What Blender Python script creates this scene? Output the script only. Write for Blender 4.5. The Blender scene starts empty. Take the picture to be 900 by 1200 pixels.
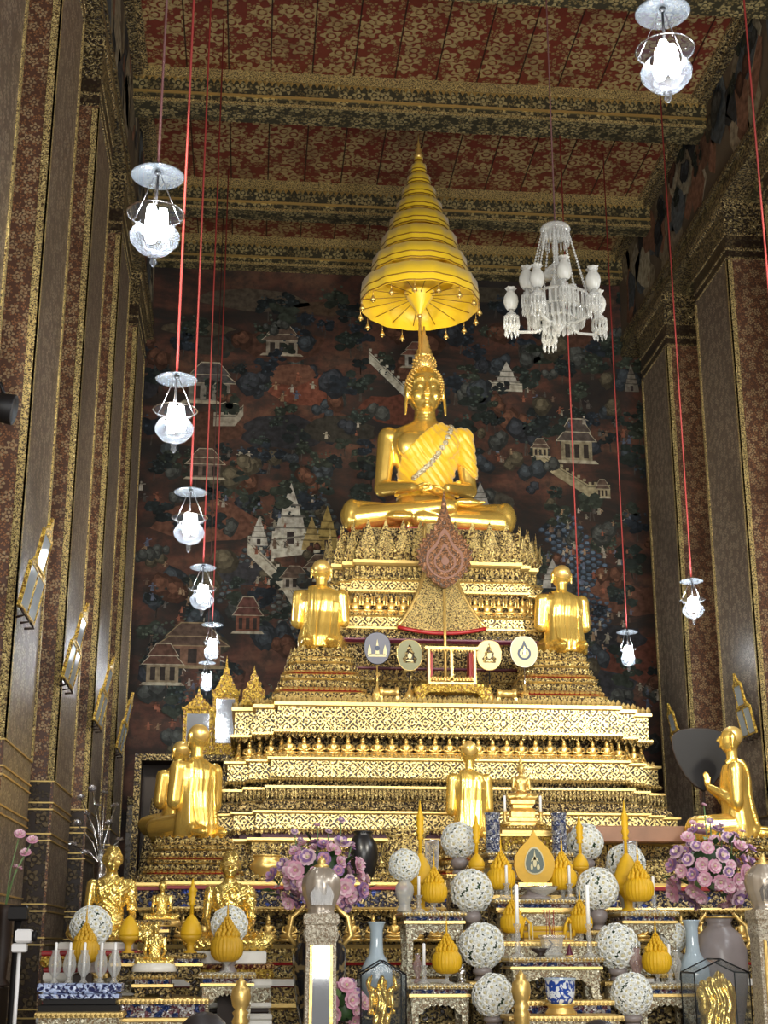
import bpy, math, random
from mathutils import Vector, Matrix
from mathutils.bvhtree import BVHTree
random.seed(7)
R=math.radians; PI=math.pi; sin=math.sin; cos=math.cos
COL=bpy.context.scene.collection
# ---------------------------------------------------------------- camera model (used to read sizes off the survey)
FPX=1680.0; PIT=math.atan(510/1680); YAW=R(5.2); EYE=Vector((0,0,1.55))
CF=Vector((sin(YAW)*cos(PIT),cos(YAW)*cos(PIT),sin(PIT))); CR=Vector((cos(YAW),-sin(YAW),0)); CU=CR.cross(CF)
def at(px,py,Y):
    d=CF*FPX+CR*(px-450)+CU*(600-py); return EYE+d*(Y/d.y)
def atX(px,py,X):
    d=CF*FPX+CR*(px-450)+CU*(600-py); return EYE+d*(X/d.x)
def xat(px,Y,z):            # X of a point at depth Y, height z that stands in column px
    a=(px-450)/FPX; v0=Vector((0,Y,z))-EYE
    return (a*v0.dot(CF)-v0.dot(CR))/(CR.x-a*CF.x)
def zat(py,Y,px=500): return at(px,py,Y).z
# ---------------------------------------------------------------- materials
MATS={}
def srgb(h):
    if isinstance(h,str):
        c=[int(h[i:i+2],16)/255 for i in (0,2,4)]
        return tuple(((x/12.92) if x<=.04045 else ((x+.055)/1.055)**2.4) for x in c)+(1,)
    return tuple(h)+(1,) if len(h)==3 else tuple(h)
class NT:
    def __init__(s,name):
        s.m=bpy.data.materials.new(name); s.m.use_nodes=True; s.t=s.m.node_tree; s.n=s.t.nodes; s.l=s.t.links
        s.b=s.n['Principled BSDF']; s.out=s.n['Material Output']; MATS[name]=s.m
    def add(s,typ,ins=None,**kw):
        n=s.n.new(typ)
        for k,v in kw.items(): setattr(n,k,v)
        for k,v in (ins or {}).items():
            if isinstance(v,bpy.types.NodeSocket): s.l.new(v,n.inputs[k])
            else: n.inputs[k].default_value=v
        return n
    def math(s,op,a,b=0.0,c=None,clamp=False):
        n=s.n.new('ShaderNodeMath'); n.operation=op; n.use_clamp=clamp
        for i,v in enumerate((a,b) if c is None else (a,b,c)):
            if isinstance(v,bpy.types.NodeSocket): s.l.new(v,n.inputs[i])
            else: n.inputs[i].default_value=v
        return n.outputs[0]
    def set(s,**kw):
        for k,v in kw.items():
            k=k.replace('_',' ')
            if isinstance(v,bpy.types.NodeSocket): s.l.new(v,s.b.inputs[k])
            else: s.b.inputs[k].default_value=v
    def uv(s): return s.add('ShaderNodeTexCoord').outputs['UV']
    def obj(s): return s.add('ShaderNodeTexCoord').outputs['Object']
    def mix(s,f,a,b):
        n=s.n.new('ShaderNodeMix'); n.data_type='RGBA'
        for i,v in ((0,f),(6,a),(7,b)):
            if isinstance(v,bpy.types.NodeSocket): s.l.new(v,n.inputs[i])
            else: n.inputs[i].default_value=v
        return n.outputs[2]
    def ramp(s,f,*st):
        n=s.add('ShaderNodeValToRGB',{0:f}); r=n.color_ramp
        while len(r.elements)<len(st): r.elements.new(.5)
        for e,(p,c) in zip(r.elements,st): e.position=p; e.color=srgb(c)
        return n.outputs[0]
    def step(s,f,lo,hi): return s.add('ShaderNodeMapRange',{0:f,1:lo,2:hi,3:0.0,4:1.0},clamp=True).outputs[0]
    def bump(s,h,d=.01,st=1.0):
        s.l.new(s.add('ShaderNodeBump',{'Height':h,'Distance':d,'Strength':st}).outputs[0],s.b.inputs['Normal'])
def plain(name,col,rough=.5,metal=0.0,noise=None,**kw):
    t=NT(name); c=srgb(col)
    if noise:
        f=t.add('ShaderNodeTexNoise',{'Vector':t.obj(),'Scale':noise[0],'Detail':3.0}).outputs[0]
        k=noise[1]; t.set(Base_Color=t.mix(f,tuple(x*(1-k) for x in c[:3])+(1,),tuple(min(1,x*(1+k)) for x in c[:3])+(1,)))
        if len(noise)>2: t.bump(f,noise[2])
    else: t.set(Base_Color=c)
    t.set(Roughness=rough,Metallic=metal,**kw); return t
GOLD=(.98,.66,.16)
plain('gold',GOLD,.27,.82,(9,.08,.003))
plain('gold_satin',(.92,.62,.20),.36,.75,(25,.15,.003))
plain('gold_leaf',(1.0,.70,.20),.24,.85,(16,.12,.012))
plain('gold_line',(.70,.50,.18),.38,.8)
plain('cloth_yellow',(.68,.41,.012),.42,0,(6,.12),Sheen_Weight=.4,Specular_IOR_Level=.7)
plain('cloth_gold_trim',(.30,.15,.015),.5,.3); plain('canopy_cloth',(.92,.62,.02),.42,0,(6,.10),Sheen_Weight=.3,Specular_IOR_Level=.6); plain('pewter',(.52,.45,.36),.3,.55,(20,.2))
plain('wax_yellow',(.78,.46,.012),.55,0,(30,.12))
plain('wax_amber',(.62,.36,.02),.55,0,(30,.15))
plain('black',(.008,.007,.007),.5,0,None,Specular_IOR_Level=.25)
plain('dark_wood',(.025,.014,.009),.5,0,(8,.4),Specular_IOR_Level=.3)
plain('wood_beam',(.20,.095,.05),.5,0,(5,.35))
plain('cord_red',(.30,.035,.03),.6)
plain('cord_dark',(.07,.018,.015),.6)
plain('red',(.30,.012,.014),.45)
plain('maroon',(.10,.01,.03),.45)
plain('white_paint',(.78,.75,.66),.35,0,(12,.1))
plain('marble',(.72,.70,.62),.3,0,(6,.15))
plain('white_flower',(.88,.90,.86),.6)
plain('leaf_dark',(.03,.07,.02),.5,0,(20,.4))
plain('leaf_green',(.16,.26,.10),.5,0,(20,.3))
plain('pink_flower',(.72,.38,.50),.6,0,(14,.35))
plain('pink_pale',(.86,.62,.66),.6,0,(14,.2))
plain('mauve',(.34,.20,.42),.6,0,(14,.3))
plain('celadon',(.42,.52,.58),.12,0,(9,.08),Coat_Weight=.6)
plain('candle',(.92,.92,.88),.4)
plain('mirror',(.85,.87,.90),.04,1); plain('pane_reflection',(.56,.62,.64),.12,.25,(6,.12))  # pale colour of the leaning mirrors' panes paints in a bright reflection
plain('ash_grey',(.30,.26,.25),.3,0,(12,.2))
plain('camera_white',(.8,.8,.8),.35)
plain('tube_black',(.01,.01,.012),.3)
plain('silver',(.75,.75,.76),.22,1,(40,.2,.004))
plain('hair',(.02,.016,.016),.5,0,(40,.5))
plain('cream',(.60,.54,.32),.6); plain('fan_grey',(.13,.135,.17),.6); plain('fan_olive',(.20,.20,.11),.6); plain('navy',(.03,.045,.09),.5)
plain('brown_brick',(.15,.068,.045),.6); plain('skin',(.42,.25,.17),.6)
plain('emblem_green',(.05,.08,.06),.4)
def glassy(name,col,trans,rough=.06,emit=0):
    t=NT(name); lw=t.add('ShaderNodeLayerWeight',{'Blend':.35}).outputs['Facing']
    f=t.math('ADD',t.math('MULTIPLY',lw,.75),1-trans,clamp=True)
    t.set(Base_Color=srgb(col),Roughness=rough,Specular_IOR_Level=.9)
    if emit: t.set(Emission_Color=srgb(col),Emission_Strength=emit)
    tr=t.add('ShaderNodeBsdfTransparent'); mx=t.add('ShaderNodeMixShader',{0:f,1:tr.outputs[0],2:t.b.outputs[0]})
    t.l.new(mx.outputs[0],t.out.inputs[0])
glassy('glass',(.9,.93,.95),.93); glassy('glass_lamp',(.16,.17,.19),.92,.08); glassy('glass_dish',(.10,.11,.12),.96,.1); glassy('crystal',(.62,.62,.58),.70,.12)
glassy('glass_dark',(.10,.11,.12),.75); glassy('glass_case',(.2,.24,.25),.95,.03); glassy('frost',(.62,.62,.57),.5,.3); glassy('amber_glass',(.45,.30,.28),.5,.15)
def emit(name,col,s):
    t=NT(name); t.set(Base_Color=(0,0,0,1),Emission_Color=srgb(col),Emission_Strength=s)
emit('bulb',(.90,.96,1.0),60)
def ornate(name,scale,hi,lo,metal=.55,rough=.35,cover=.22,dist=.02,sparkle=0,spc=(.2,.3,.7)):
    """gilded carved relief: leaf scroll cells raised over a dark lacquer ground"""
    t=NT(name); uv=t.uv()
    w=t.add('ShaderNodeTexNoise',{'Vector':uv,'Scale':scale*.6,'Detail':1.0}).outputs[1]
    v2=t.add('ShaderNodeMixRGB',{0:.035,1:uv,2:w}).outputs[0]
    a=t.add('ShaderNodeTexNoise',{'Vector':uv,'Scale':scale*1.15,'Detail':1.5,'Distortion':1.2}).outputs[0]
    d=t.add('ShaderNodeTexVoronoi',{'Vector':v2,'Scale':scale*.5,'Randomness':.35},voronoi_dimensions='2D')
    ring=t.math('SINE',t.math('MULTIPLY',d.outputs[0],15.0))
    h=t.math('ADD',t.math('MULTIPLY',t.step(a,.36,.62),.8),t.math('MULTIPLY',ring,.22),clamp=True)
    m=t.step(h,cover,cover+.22)
    c=t.mix(m,srgb(lo),srgb(hi))
    if sparkle:
        q=t.add('ShaderNodeTexVoronoi',{'Vector':uv,'Scale':scale*.9},voronoi_dimensions='2D').outputs[1]
        s=t.step(t.add('ShaderNodeSeparateColor',{0:q}).outputs[0],1-sparkle,1-sparkle+.02)
        c=t.mix(s,c,srgb(spc))
    t.set(Base_Color=c,Metallic=t.math('MULTIPLY',m,metal),Roughness=rough); t.bump(h,dist)
ornate('orn_gold',34,(.88,.68,.27),(.06,.030,.012))
ornate('orn_fine',60,(.88,.69,.29),(.10,.055,.02),dist=.01)
ornate('orn_dark',36,(.70,.54,.25),(.022,.012,.008),cover=.36)
ornate('orn_big',17,(.90,.70,.32),(.05,.022,.012),dist=.04)
ornate('orn_blue',30,(.80,.62,.30),(.02,.02,.05),cover=.42,sparkle=.12,spc=(.06,.10,.4))
ornate('orn_pale',48,(.88,.84,.64),(.26,.18,.09),metal=.55,dist=.008)
ornate('orn_yel',30,(1.0,.70,.14),(.28,.13,.01),dist=.02)
ornate('orn_red',40,(.70,.42,.16),(.10,.012,.008),cover=.4)
ornate('orn_silver',40,(.72,.74,.80),(.04,.06,.16),cover=.3,metal=.8)
ornate('blue_white',26,(.80,.86,.92),(.02,.07,.38),metal=0,rough=.12,cover=.40,dist=.0)
ornate('blue_dark',30,(.45,.55,.80),(.015,.02,.09),metal=0,rough=.15,cover=.34,dist=.003)
ornate('mosaic_strip',40,(.75,.75,.78),(.10,.015,.03),metal=.6,cover=.3,sparkle=.35,spc=(.03,.06,.2))
ornate('urn',14,(.30,.22,.10),(.018,.018,.022),metal=.2,rough=.12,cover=.5,dist=.0)
ornate('fan_brown',34,(.22,.10,.045),(.045,.022,.012),metal=.3,dist=.01)
ornate('ivory_orn',60,(.70,.64,.50),(.34,.26,.17),metal=.15,dist=.006)
ornate('rings',30,(.95,.80,.45),(.3,.2,.05))
def lattice(name,S,hi,lo):
    t=NT(name); uv=t.uv(); x=t.add('ShaderNodeSeparateXYZ',{0:uv}); u,v=x.outputs[0],x.outputs[1]
    a=t.math('ABSOLUTE',t.math('SINE',t.math('MULTIPLY',t.math('ADD',u,v),PI*S))); b=t.math('ABSOLUTE',t.math('SINE',t.math('MULTIPLY',t.math('SUBTRACT',u,v),PI*S)))
    ln=t.math('SUBTRACT',1.0,t.step(t.math('MINIMUM',a,b),.12,.30)); pr=t.math('MULTIPLY',a,b)
    fl=t.math('MULTIPLY',t.step(pr,.60,.70),t.math('SUBTRACT',1.0,t.step(pr,.90,.96)))
    n=t.add('ShaderNodeTexNoise',{'Vector':uv,'Scale':55.0,'Detail':1.5,'Distortion':1.0}).outputs[0]
    h=t.math('MULTIPLY',t.math('MAXIMUM',t.math('MAXIMUM',ln,fl),t.step(n,.50,.58)),t.step(n,.30,.40)); h=t.math('MAXIMUM',h,t.math('MULTIPLY',t.math('MAXIMUM',ln,fl),.65))
    t.set(Base_Color=t.mix(h,srgb(lo),srgb(hi)),Metallic=t.math('MULTIPLY',h,.55),Roughness=.35); t.bump(h,.02)
lattice('orn_band',8.5,(.88,.69,.28),(.05,.026,.010))
def floral(name,ground,flower,leaf,S=5.0,rough=.38,planks=0,metal=.45,jit=.55,spec=.5,big=.34):
    t=NT(name); uv=t.uv()
    def fl(S,base,amp,n,jit):
        v=t.add('ShaderNodeTexVoronoi',{'Vector':uv,'Scale':S,'Randomness':jit},voronoi_dimensions='2D')
        d=t.add('ShaderNodeVectorMath',{0:uv,1:v.outputs['Position']},operation='SUBTRACT').outputs[0]
        x=t.add('ShaderNodeSeparateXYZ',{0:d})
        rr=t.math('MULTIPLY',v.outputs['Distance'],1.0)
        an=t.math('ARCTAN2',x.outputs[1],x.outputs[0])
        rnd=t.math('MULTIPLY',t.add('ShaderNodeSeparateColor',{0:v.outputs['Color']}).outputs[0],6.28)
        pet=t.math('MULTIPLY',t.math('COSINE',t.math('ADD',t.math('MULTIPLY',an,float(n)),rnd)),amp)
        lim=t.math('ADD',pet,base); q=t.math('SUBTRACT',lim,rr)
        ringm=t.math('ABSOLUTE',t.math('SUBTRACT',rr,base*.45))
        return t.math('MULTIPLY',t.step(q,0,.04),t.step(ringm,.03,.06)), rnd
    a,r1=fl(S,big,.10,5,jit); b,r2=fl(S*2.3,.34,.16,3,1.0)
    c=t.mix(t.math('MULTIPLY',b,.8),srgb(ground),srgb(leaf)); c=t.mix(a,c,srgb(flower))
    wear=t.add('ShaderNodeTexNoise',{'Vector':uv,'Scale':1.3,'Detail':5.0}).outputs[0]
    c=t.mix(t.step(wear,.50,.85),c,srgb(tuple(x*.55 for x in ground)))
    m=t.math('MAXIMUM',a,t.math('MULTIPLY',b,.8))
    if planks:
        sx=t.add('ShaderNodeSeparateXYZ',{0:uv}).outputs[0]
        fr=t.math('ABSOLUTE',t.math('SUBTRACT',t.math('FRACT',t.math('DIVIDE',sx,planks)),.5))
        c=t.mix(t.step(fr,.475,.49),c,(.02,.008,.005,1))
    t.set(Base_Color=c,Metallic=t.math('MULTIPLY',m,metal),Roughness=rough,Specular_IOR_Level=spec); t.bump(m,.006)
floral('ceil_red',(.16,.030,.018),(.42,.31,.14),(.34,.24,.10),3.9,.5,.46,metal=.2,jit=1.0,spec=.3,big=.40)
floral('ceil_dark',(.15,.025,.015),(.30,.19,.08),(.22,.13,.06),3.6,.5,.46,metal=.2)
floral('col_front',(.10,.048,.03),(.44,.31,.17),(.42,.20,.09),11.0,.36,metal=.3,jit=1.0)
floral('col_side',(.17,.125,.09),(.42,.34,.24),(.085,.055,.04),11.0,.36,metal=.3,jit=1.0)
ornate('orn_lintel',26,(.40,.31,.14),(.035,.022,.012),cover=.40)
floral('beam_pat',(.045,.04,.022),(.50,.41,.19),(.36,.28,.12),5.5,.4,metal=.4,jit=.6)
floral('dado',(.030,.018,.012),(.14,.10,.05),(.08,.06,.03),7,.3,metal=.3)
def mural():
    t=NT('mural_ground'); uv=t.uv()
    mp=t.add('ShaderNodeMapping',{'Vector':uv,'Scale':(.55,1.5,1)}).outputs[0]
    a=t.add('ShaderNodeTexNoise',{'Vector':mp,'Scale':1.0,'Detail':6.0,'Roughness':.62,'Distortion':.5}).outputs[0]
    b=t.add('ShaderNodeTexNoise',{'Vector':uv,'Scale':5.0,'Detail':6.0,'Roughness':.7}).outputs[0]
    c=t.ramp(a,(.30,(.010,.010,.012)),(.44,(.03,.02,.016)),(.53,(.085,.035,.024)),(.62,(.12,.058,.036)),(.75,(.04,.036,.032)))
    c=t.mix(t.math('MULTIPLY',t.step(b,.42,.62),.75),c,(.022,.020,.018,1))
    t.set(Base_Color=c,Roughness=.75,Specular_IOR_Level=.25)
    t=NT('mural_paint'); at_=t.add('ShaderNodeVertexColor',layer_name='Col').outputs[0]
    n=t.add('ShaderNodeTexNoise',{'Vector':t.uv(),'Scale':14.0,'Detail':4.0}).outputs[0]
    t.set(Base_Color=t.mix(t.step(n,.35,.75),at_,t.add('ShaderNodeMixRGB',{0:1.0,1:at_,2:(.35,.32,.30,1)},blend_type='MULTIPLY').outputs[0]),Roughness=.75,Specular_IOR_Level=.25)
mural()
plain('mural_side',(.11,.08,.05),.7,0,(2.5,.7))
plain('floor_stone',(.30,.27,.24),.18,0,(2,.2))
# ---------------------------------------------------------------- mesh builder
class MB:
    def __init__(s): s.v=[];s.f=[];s.mi=[];s.sm=[];s.c=[];s.T=None
    def add(s,vs,fs,mi=0,sm=False,col=None):
        o=len(s.v); T=s.T
        s.v+= [tuple(T@Vector(p)) for p in vs] if T else [tuple(p) for p in vs]
        for f in fs: s.f.append([i+o for i in f]); s.mi.append(mi); s.sm.append(sm); s.c.append(col)
        return s
    def box(s,x0,x1,y0,y1,z0,z1,mi=0,ch=0):
        if ch:
            return s.sweep([(x0,y0),(x1,y0),(x1,y1),(x0,y1)],[(-ch,z0),(0,z0+ch),(0,z1-ch),(-ch,z1)],mi)
        v=[(x,y,z) for z in (z0,z1) for y in (y0,y1) for x in (x0,x1)]
        return s.add(v,[(0,2,3,1),(4,5,7,6),(0,1,5,4),(2,6,7,3),(0,4,6,2),(1,3,7,5)],mi)
    def lathe(s,pr,c=(0,0,0),n=20,mi=0,mod=None,sm=True,cap=True,sx=1,sy=1):
        v=[];f=[]
        for k,(r,z) in enumerate(pr):
            for i in range(n):
                a=2*PI*i/n; q=r*(mod(a,k) if mod else 1); v.append((c[0]+q*cos(a)*sx,c[1]+q*sin(a)*sy,c[2]+z))
        for k in range(len(pr)-1):
            for i in range(n):
                j=(i+1)%n; f.append((k*n+i,k*n+j,(k+1)*n+j,(k+1)*n+i))
        if cap:
            f.append(tuple(range(n-1,-1,-1))); f.append(tuple((len(pr)-1)*n+i for i in range(n)))
        return s.add(v,f,mi,sm)
    def tube(s,pts,rad,n=8,mi=0,sm=True,flat=1.0):
        pts=[Vector(p) for p in pts]; m=len(pts)
        if not hasattr(rad,'__len__'): rad=[rad]*m
        v=[];f=[];u=None
        for k,p in enumerate(pts):
            d=(pts[min(k+1,m-1)]-pts[max(k-1,0)]).normalized()
            if u is None: u=d.cross(Vector((0,0,1)) if abs(d.z)<.9 else Vector((1,0,0)))
            u=(u-d*u.dot(d)).normalized(); w=d.cross(u)
            for i in range(n): a=2*PI*i/n; v.append(p+(u*cos(a)+w*sin(a)*flat)*rad[k])
        for k in range(m-1):
            for i in range(n): j=(i+1)%n; f.append((k*n+i,k*n+j,(k+1)*n+j,(k+1)*n+i))
        f.append(tuple(range(n-1,-1,-1))); f.append(tuple((m-1)*n+i for i in range(n)))
        return s.add(v,f,mi,sm)
    def cap(s,a,b,ra,rb,n=12,mi=0):      # tapered capsule
        a=Vector(a);b=Vector(b);d=(b-a).normalized()
        P=[a-d*ra*q for q in (.98,.7)]+[a]; Q=[ra*q for q in (.2,.71,1)]
        P+=[b,b+d*rb*.7,b+d*rb*.98]; Q+=[rb,rb*.71,rb*.2]
        return s.tube(P,Q,n,mi)
    def ell(s,c,r,n=14,mi=0,rot=None):
        if not hasattr(r,'__len__'): r=(r,r,r)
        m=max(6,n*2//3); v=[];f=[]
        for k in range(1,m):
            th=PI*k/m
            for i in range(n): a=2*PI*i/n; v.append(Vector((r[0]*sin(th)*cos(a),r[1]*sin(th)*sin(a),r[2]*cos(th))))
        v.append(Vector((0,0,r[2]))); v.append(Vector((0,0,-r[2])))
        if rot: q=Matrix.Rotation(R(rot[0]),3,rot[1]); v=[q@p for p in v]
        v=[p+Vector(c) for p in v]; T=len(v)-2
        for k in range(m-2):
            for i in range(n): j=(i+1)%n; f.append((k*n+i,(k+1)*n+i,(k+1)*n+j,k*n+j))
        for i in range(n):
            j=(i+1)%n; f.append((T,i,j)); f.append((T+1,(m-2)*n+j,(m-2)*n+i))
        return s.add(v,f,mi,True)
    def loft(s,rings,n=20,mi=0,pw=1.0):     # rings: (cx,cy,z,rx,ry)
        v=[];f=[]
        for (cx,cy,z,rx,ry) in rings:
            for i in range(n):
                a=2*PI*i/n; ca,sa=cos(a),sin(a)
                v.append((cx+rx*math.copysign(abs(ca)**pw,ca),cy+ry*math.copysign(abs(sa)**pw,sa),z))
        for k in range(len(rings)-1):
            for i in range(n): j=(i+1)%n; f.append((k*n+i,k*n+j,(k+1)*n+j,(k+1)*n+i))
        f.append(tuple(range(n-1,-1,-1))); f.append(tuple((len(rings)-1)*n+i for i in range(n)))
        return s.add(v,f,mi,True)
    def prism(s,poly,y0,y1,mi=0,mi2=None,org=(0,0,0),ax='y',inset=0):     # outline in x,z; thickness along y
        n=len(poly); g=lambda x,z,y:(org[0]+x,org[1]+y,org[2]+z) if ax=='y' else (org[0]+y,org[1]+x,org[2]+z)
        v=[g(x,z,y0) for x,z in poly]+[g(x,z,y1) for x,z in poly]
        s.add(v,[tuple(range(n)),tuple(range(2*n-1,n-1,-1))],mi)
        return s.add(v,[(i,i+n,(i+1)%n+n,(i+1)%n) for i in range(n)],mi if mi2 is None else mi2)
    def frame(s,x0,x1,z0,z1,w,y0,y1,mi=0):
        s.box(x0,x1,y0,y1,z0,z0+w,mi); s.box(x0,x1,y0,y1,z1-w,z1,mi); s.box(x0,x0+w,y0,y1,z0+w,z1-w,mi); return s.box(x1-w,x1,y0,y1,z0+w,z1-w,mi)
    def sweep(s,plan,prof,mi=0,top=True,mis=None):
        """plan: CCW corner polygon (axis-aligned); prof: (outward offset, z)"""
        n=len(plan); nor=[]
        for i in range(n):
            p=Vector(plan[i-1]);q=Vector(plan[i]);r=Vector(plan[(i+1)%n])
            d1=(q-p).normalized();d2=(r-q).normalized(); nor.append(Vector((d1.y,-d1.x))+Vector((d2.y,-d2.x)))
        v=[(plan[i][0]+nor[i].x*o,plan[i][1]+nor[i].y*o,z) for o,z in prof for i in range(n)]
        for k in range(len(prof)-1):
            s.add([v[k*n+i] for i in range(n)]+[v[(k+1)*n+i] for i in range(n)],[(i,(i+1)%n,(i+1)%n+n,i+n) for i in range(n)],mis[k] if mis else mi)
        if top:
            s.add([v[(len(prof)-1)*n+i] for i in range(n)],[tuple(range(n))],mi); s.add([v[i] for i in range(n)],[tuple(range(n-1,-1,-1))],mi)
        return s
    def mesh(s,name,mats):
        me=bpy.data.meshes.new(name); me.from_pydata(s.v,[],s.f); me.update()
        for m in (mats if isinstance(mats,(list,tuple)) else [mats]): me.materials.append(MATS[m])
        me.polygons.foreach_set('material_index',s.mi); me.polygons.foreach_set('use_smooth',s.sm)
        uvmap(me)
        if any(c is not None for c in s.c):
            ca=me.color_attributes.new('Col','FLOAT_COLOR','CORNER'); d=[]
            for p,c in zip(me.polygons,s.c):
                d+= (list(c)[:3]+[1])*p.loop_total
            ca.data.foreach_set('color',d)
        return me
    def build(s,name,mats,parent=None,loc=None):
        return link(name,s.mesh(name,mats),parent,loc)
def uvmap(me):
    ul=me.uv_layers.new(name='UVMap').data; vs=me.vertices
    for p in me.polygons:
        n=p.normal; a=max(range(3),key=lambda i:abs(n[i])); i,j=((1,2),(0,2),(0,1))[a]
        for li in p.loop_indices:
            co=vs[me.loops[li].vertex_index].co; ul[li].uv=(co[i],co[j])
def link(name,data,parent=None,loc=None):
    o=bpy.data.objects.new(name,data); COL.objects.link(o)
    if parent: o.parent=parent
    if loc is not None: o.location=loc
    return o
def tag(o,label=None,cat=None,group=None,kind=None):
    for k,v in (('label',label),('category',cat),('group',group),('kind',kind)):
        if v: o[k]=v
    return o
def thing(name,loc,label,cat,group=None,rz=0,sc=1):
    o=link(name,None,None,loc); o.rotation_euler=(0,0,rz); o.scale=(sc,sc,sc); o.empty_display_size=.05; return tag(o,label,cat,group)
def dup(src,loc=None,label=None,group=None,rz=None,sc=None,parent=None,only=None):
    c=src.copy(); COL.objects.link(c)
    if parent is not None: c.parent=parent
    if loc is not None: c.location=loc
    if rz is not None: c.rotation_euler=(0,0,rz)
    if sc is not None: c.scale=(sc,sc,sc)
    tag(c,label,None,group)
    for ch in src.children: dup(ch,parent=c)
    return c
def struct(name,mb,mats,parent=None):
    o=mb.build(name,mats,parent)
    if not parent: o['kind']='structure'
    return o
def fuse(mb,voxel,smooth=4,fac=.5):
    """grow one continuous skin over overlapping volumes"""
    me=bpy.data.meshes.new('tmp'); me.from_pydata(mb.v,[],mb.f); me.update()
    o=bpy.data.objects.new('tmp',me); COL.objects.link(o)
    m=o.modifiers.new('r','REMESH'); m.mode='VOXEL'; m.voxel_size=voxel; m.use_smooth_shade=True
    if smooth: k=o.modifiers.new('s','SMOOTH'); k.iterations=smooth; k.factor=fac
    dg=bpy.context.evaluated_depsgraph_get(); dg.update()
    r=bpy.data.meshes.new_from_object(o.evaluated_get(dg)); bpy.data.objects.remove(o); bpy.data.meshes.remove(me)
    r.polygons.foreach_set('use_smooth',[True]*len(r.polygons)); r.materials.clear(); return r
def skin(name,me,mat,parent,uv=True):
    me.materials.clear(); me.materials.append(MATS[mat])
    if uv and not me.uv_layers: uvmap(me)
    return link(name,me,parent)
def shell(me,test,off,disp=None,thick=.0,smooth=2):
    """cloth lying over a skin: the faces that pass test, lifted along their normals"""
    vs=me.vertices; keep=[p for p in me.polygons if test(p.center)]
    idx={};v=[];f=[]
    for p in keep:
        q=[]
        for i in p.vertices:
            if i not in idx:
                idx[i]=len(v); co=vs[i].co; n=vs[i].normal; v.append(co+n*(off+(disp(co) if disp else 0)))
            q.append(idx[i])
        f.append(q)
    # drop-down rim so that the cloth has thickness
    from collections import Counter
    e=Counter()
    for q in f:
        for a,b in zip(q,q[1:]+q[:1]): e[(min(a,b),max(a,b))]+=1
    inv={k:i for i,k in idx.items()}; low={}
    for q in list(f):
        for a,b in zip(q,q[1:]+q[:1]):
            if e[(min(a,b),max(a,b))]==1:
                for k in (a,b):
                    if k not in low: low[k]=len(v); w=vs[inv[k]]; v.append(w.co-w.normal*.004)
                f.append([b,a,low[a],low[b]])
    m=bpy.data.meshes.new('cloth'); m.from_pydata(v,[],f); m.update(); m.polygons.foreach_set('use_smooth',[True]*len(f)); return m
# ================================================================ the hall
XC=1.75; XL=-1.5; XR=4.93; YB=17.9; ZB=10.4; ZC=10.76; ZT=9.32
struct('floor',MB().box(-4.2,7.6,-3,18.1,-.1,0),'floor_stone')
struct('ceiling',MB().box(XL-.2,XR+.2,-3,18.1,ZC+.06,ZC+.16),'ceil_red')
struct('wall_back',MB().box(-4.2,7.6,YB,18.1,0,ZC+.1),'mural_ground')
# mural paintings ----------------------------------------------------
def blob(mb,cx,cz,r,y,col,n=9,sq=1.0,j=.25):
    mb.add([(cx+r*(1+random.uniform(-j,j))*cos(2*PI*i/n),y,cz+sq*r*(1+random.uniform(-j,j))*sin(2*PI*i/n)) for i in range(n)],[tuple(range(n))],0,False,col)
def poly(mb,pts,y,col): mb.add([(x,y,z) for x,z in pts],[tuple(range(len(pts)))],0,False,col)
def vc(c,k=.25): q=1+random.uniform(-k,k); return tuple(x*q for x in c)
LAY=[0]
def ly(Y0):
    LAY[0]+=1; return Y0-.0004*(LAY[0]%60)
def tree(mb,x,z,s,Y0):
    g=random.choice([(.020,.028,.024),(.013,.018,.019),(.030,.038,.028),(.016,.022,.030)])
    for k in range(random.choice((1,2))):
        dx=random.uniform(-.1,.1)*s; poly(mb,[(x+dx-.02*s,z),(x+dx+.02*s,z),(x+.015*s,z+.6*s),(x-.015*s,z+.6*s)],Y0,(.07,.06,.05))
    for k in range(9): blob(mb,x+random.uniform(-.32,.32)*s,z+(.55+random.uniform(-.22,.3))*s,.17*s,ly(Y0),vc(g,.4),8,.7)
    for k in range(16): blob(mb,x+random.uniform(-.38,.38)*s,z+(.58+random.uniform(-.25,.36))*s,.045*s,ly(Y0)-.001,vc(tuple(c*2.4 for c in g),.4),6,.8)
def rock(mb,x,z,s,Y0):
    c=random.choice([(.045,.055,.065),(.11,.05,.03),(.065,.07,.065),(.035,.04,.05),(.10,.085,.055)])
    for k in range(3):
        xx=x+random.uniform(-.3,.3)*s; zz=z+random.uniform(-.1,.25)*s; y=ly(Y0); r=s*random.uniform(.2,.34)
        blob(mb,xx,zz,r,y,tuple(q*.5 for q in c),10,1.1); blob(mb,xx-.1*r,zz+.15*r,r*.74,y-.0003,c,9,1.1); blob(mb,xx-.2*r,zz+.35*r,r*.4,y-.0006,tuple(q*1.5 for q in c),8)
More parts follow.
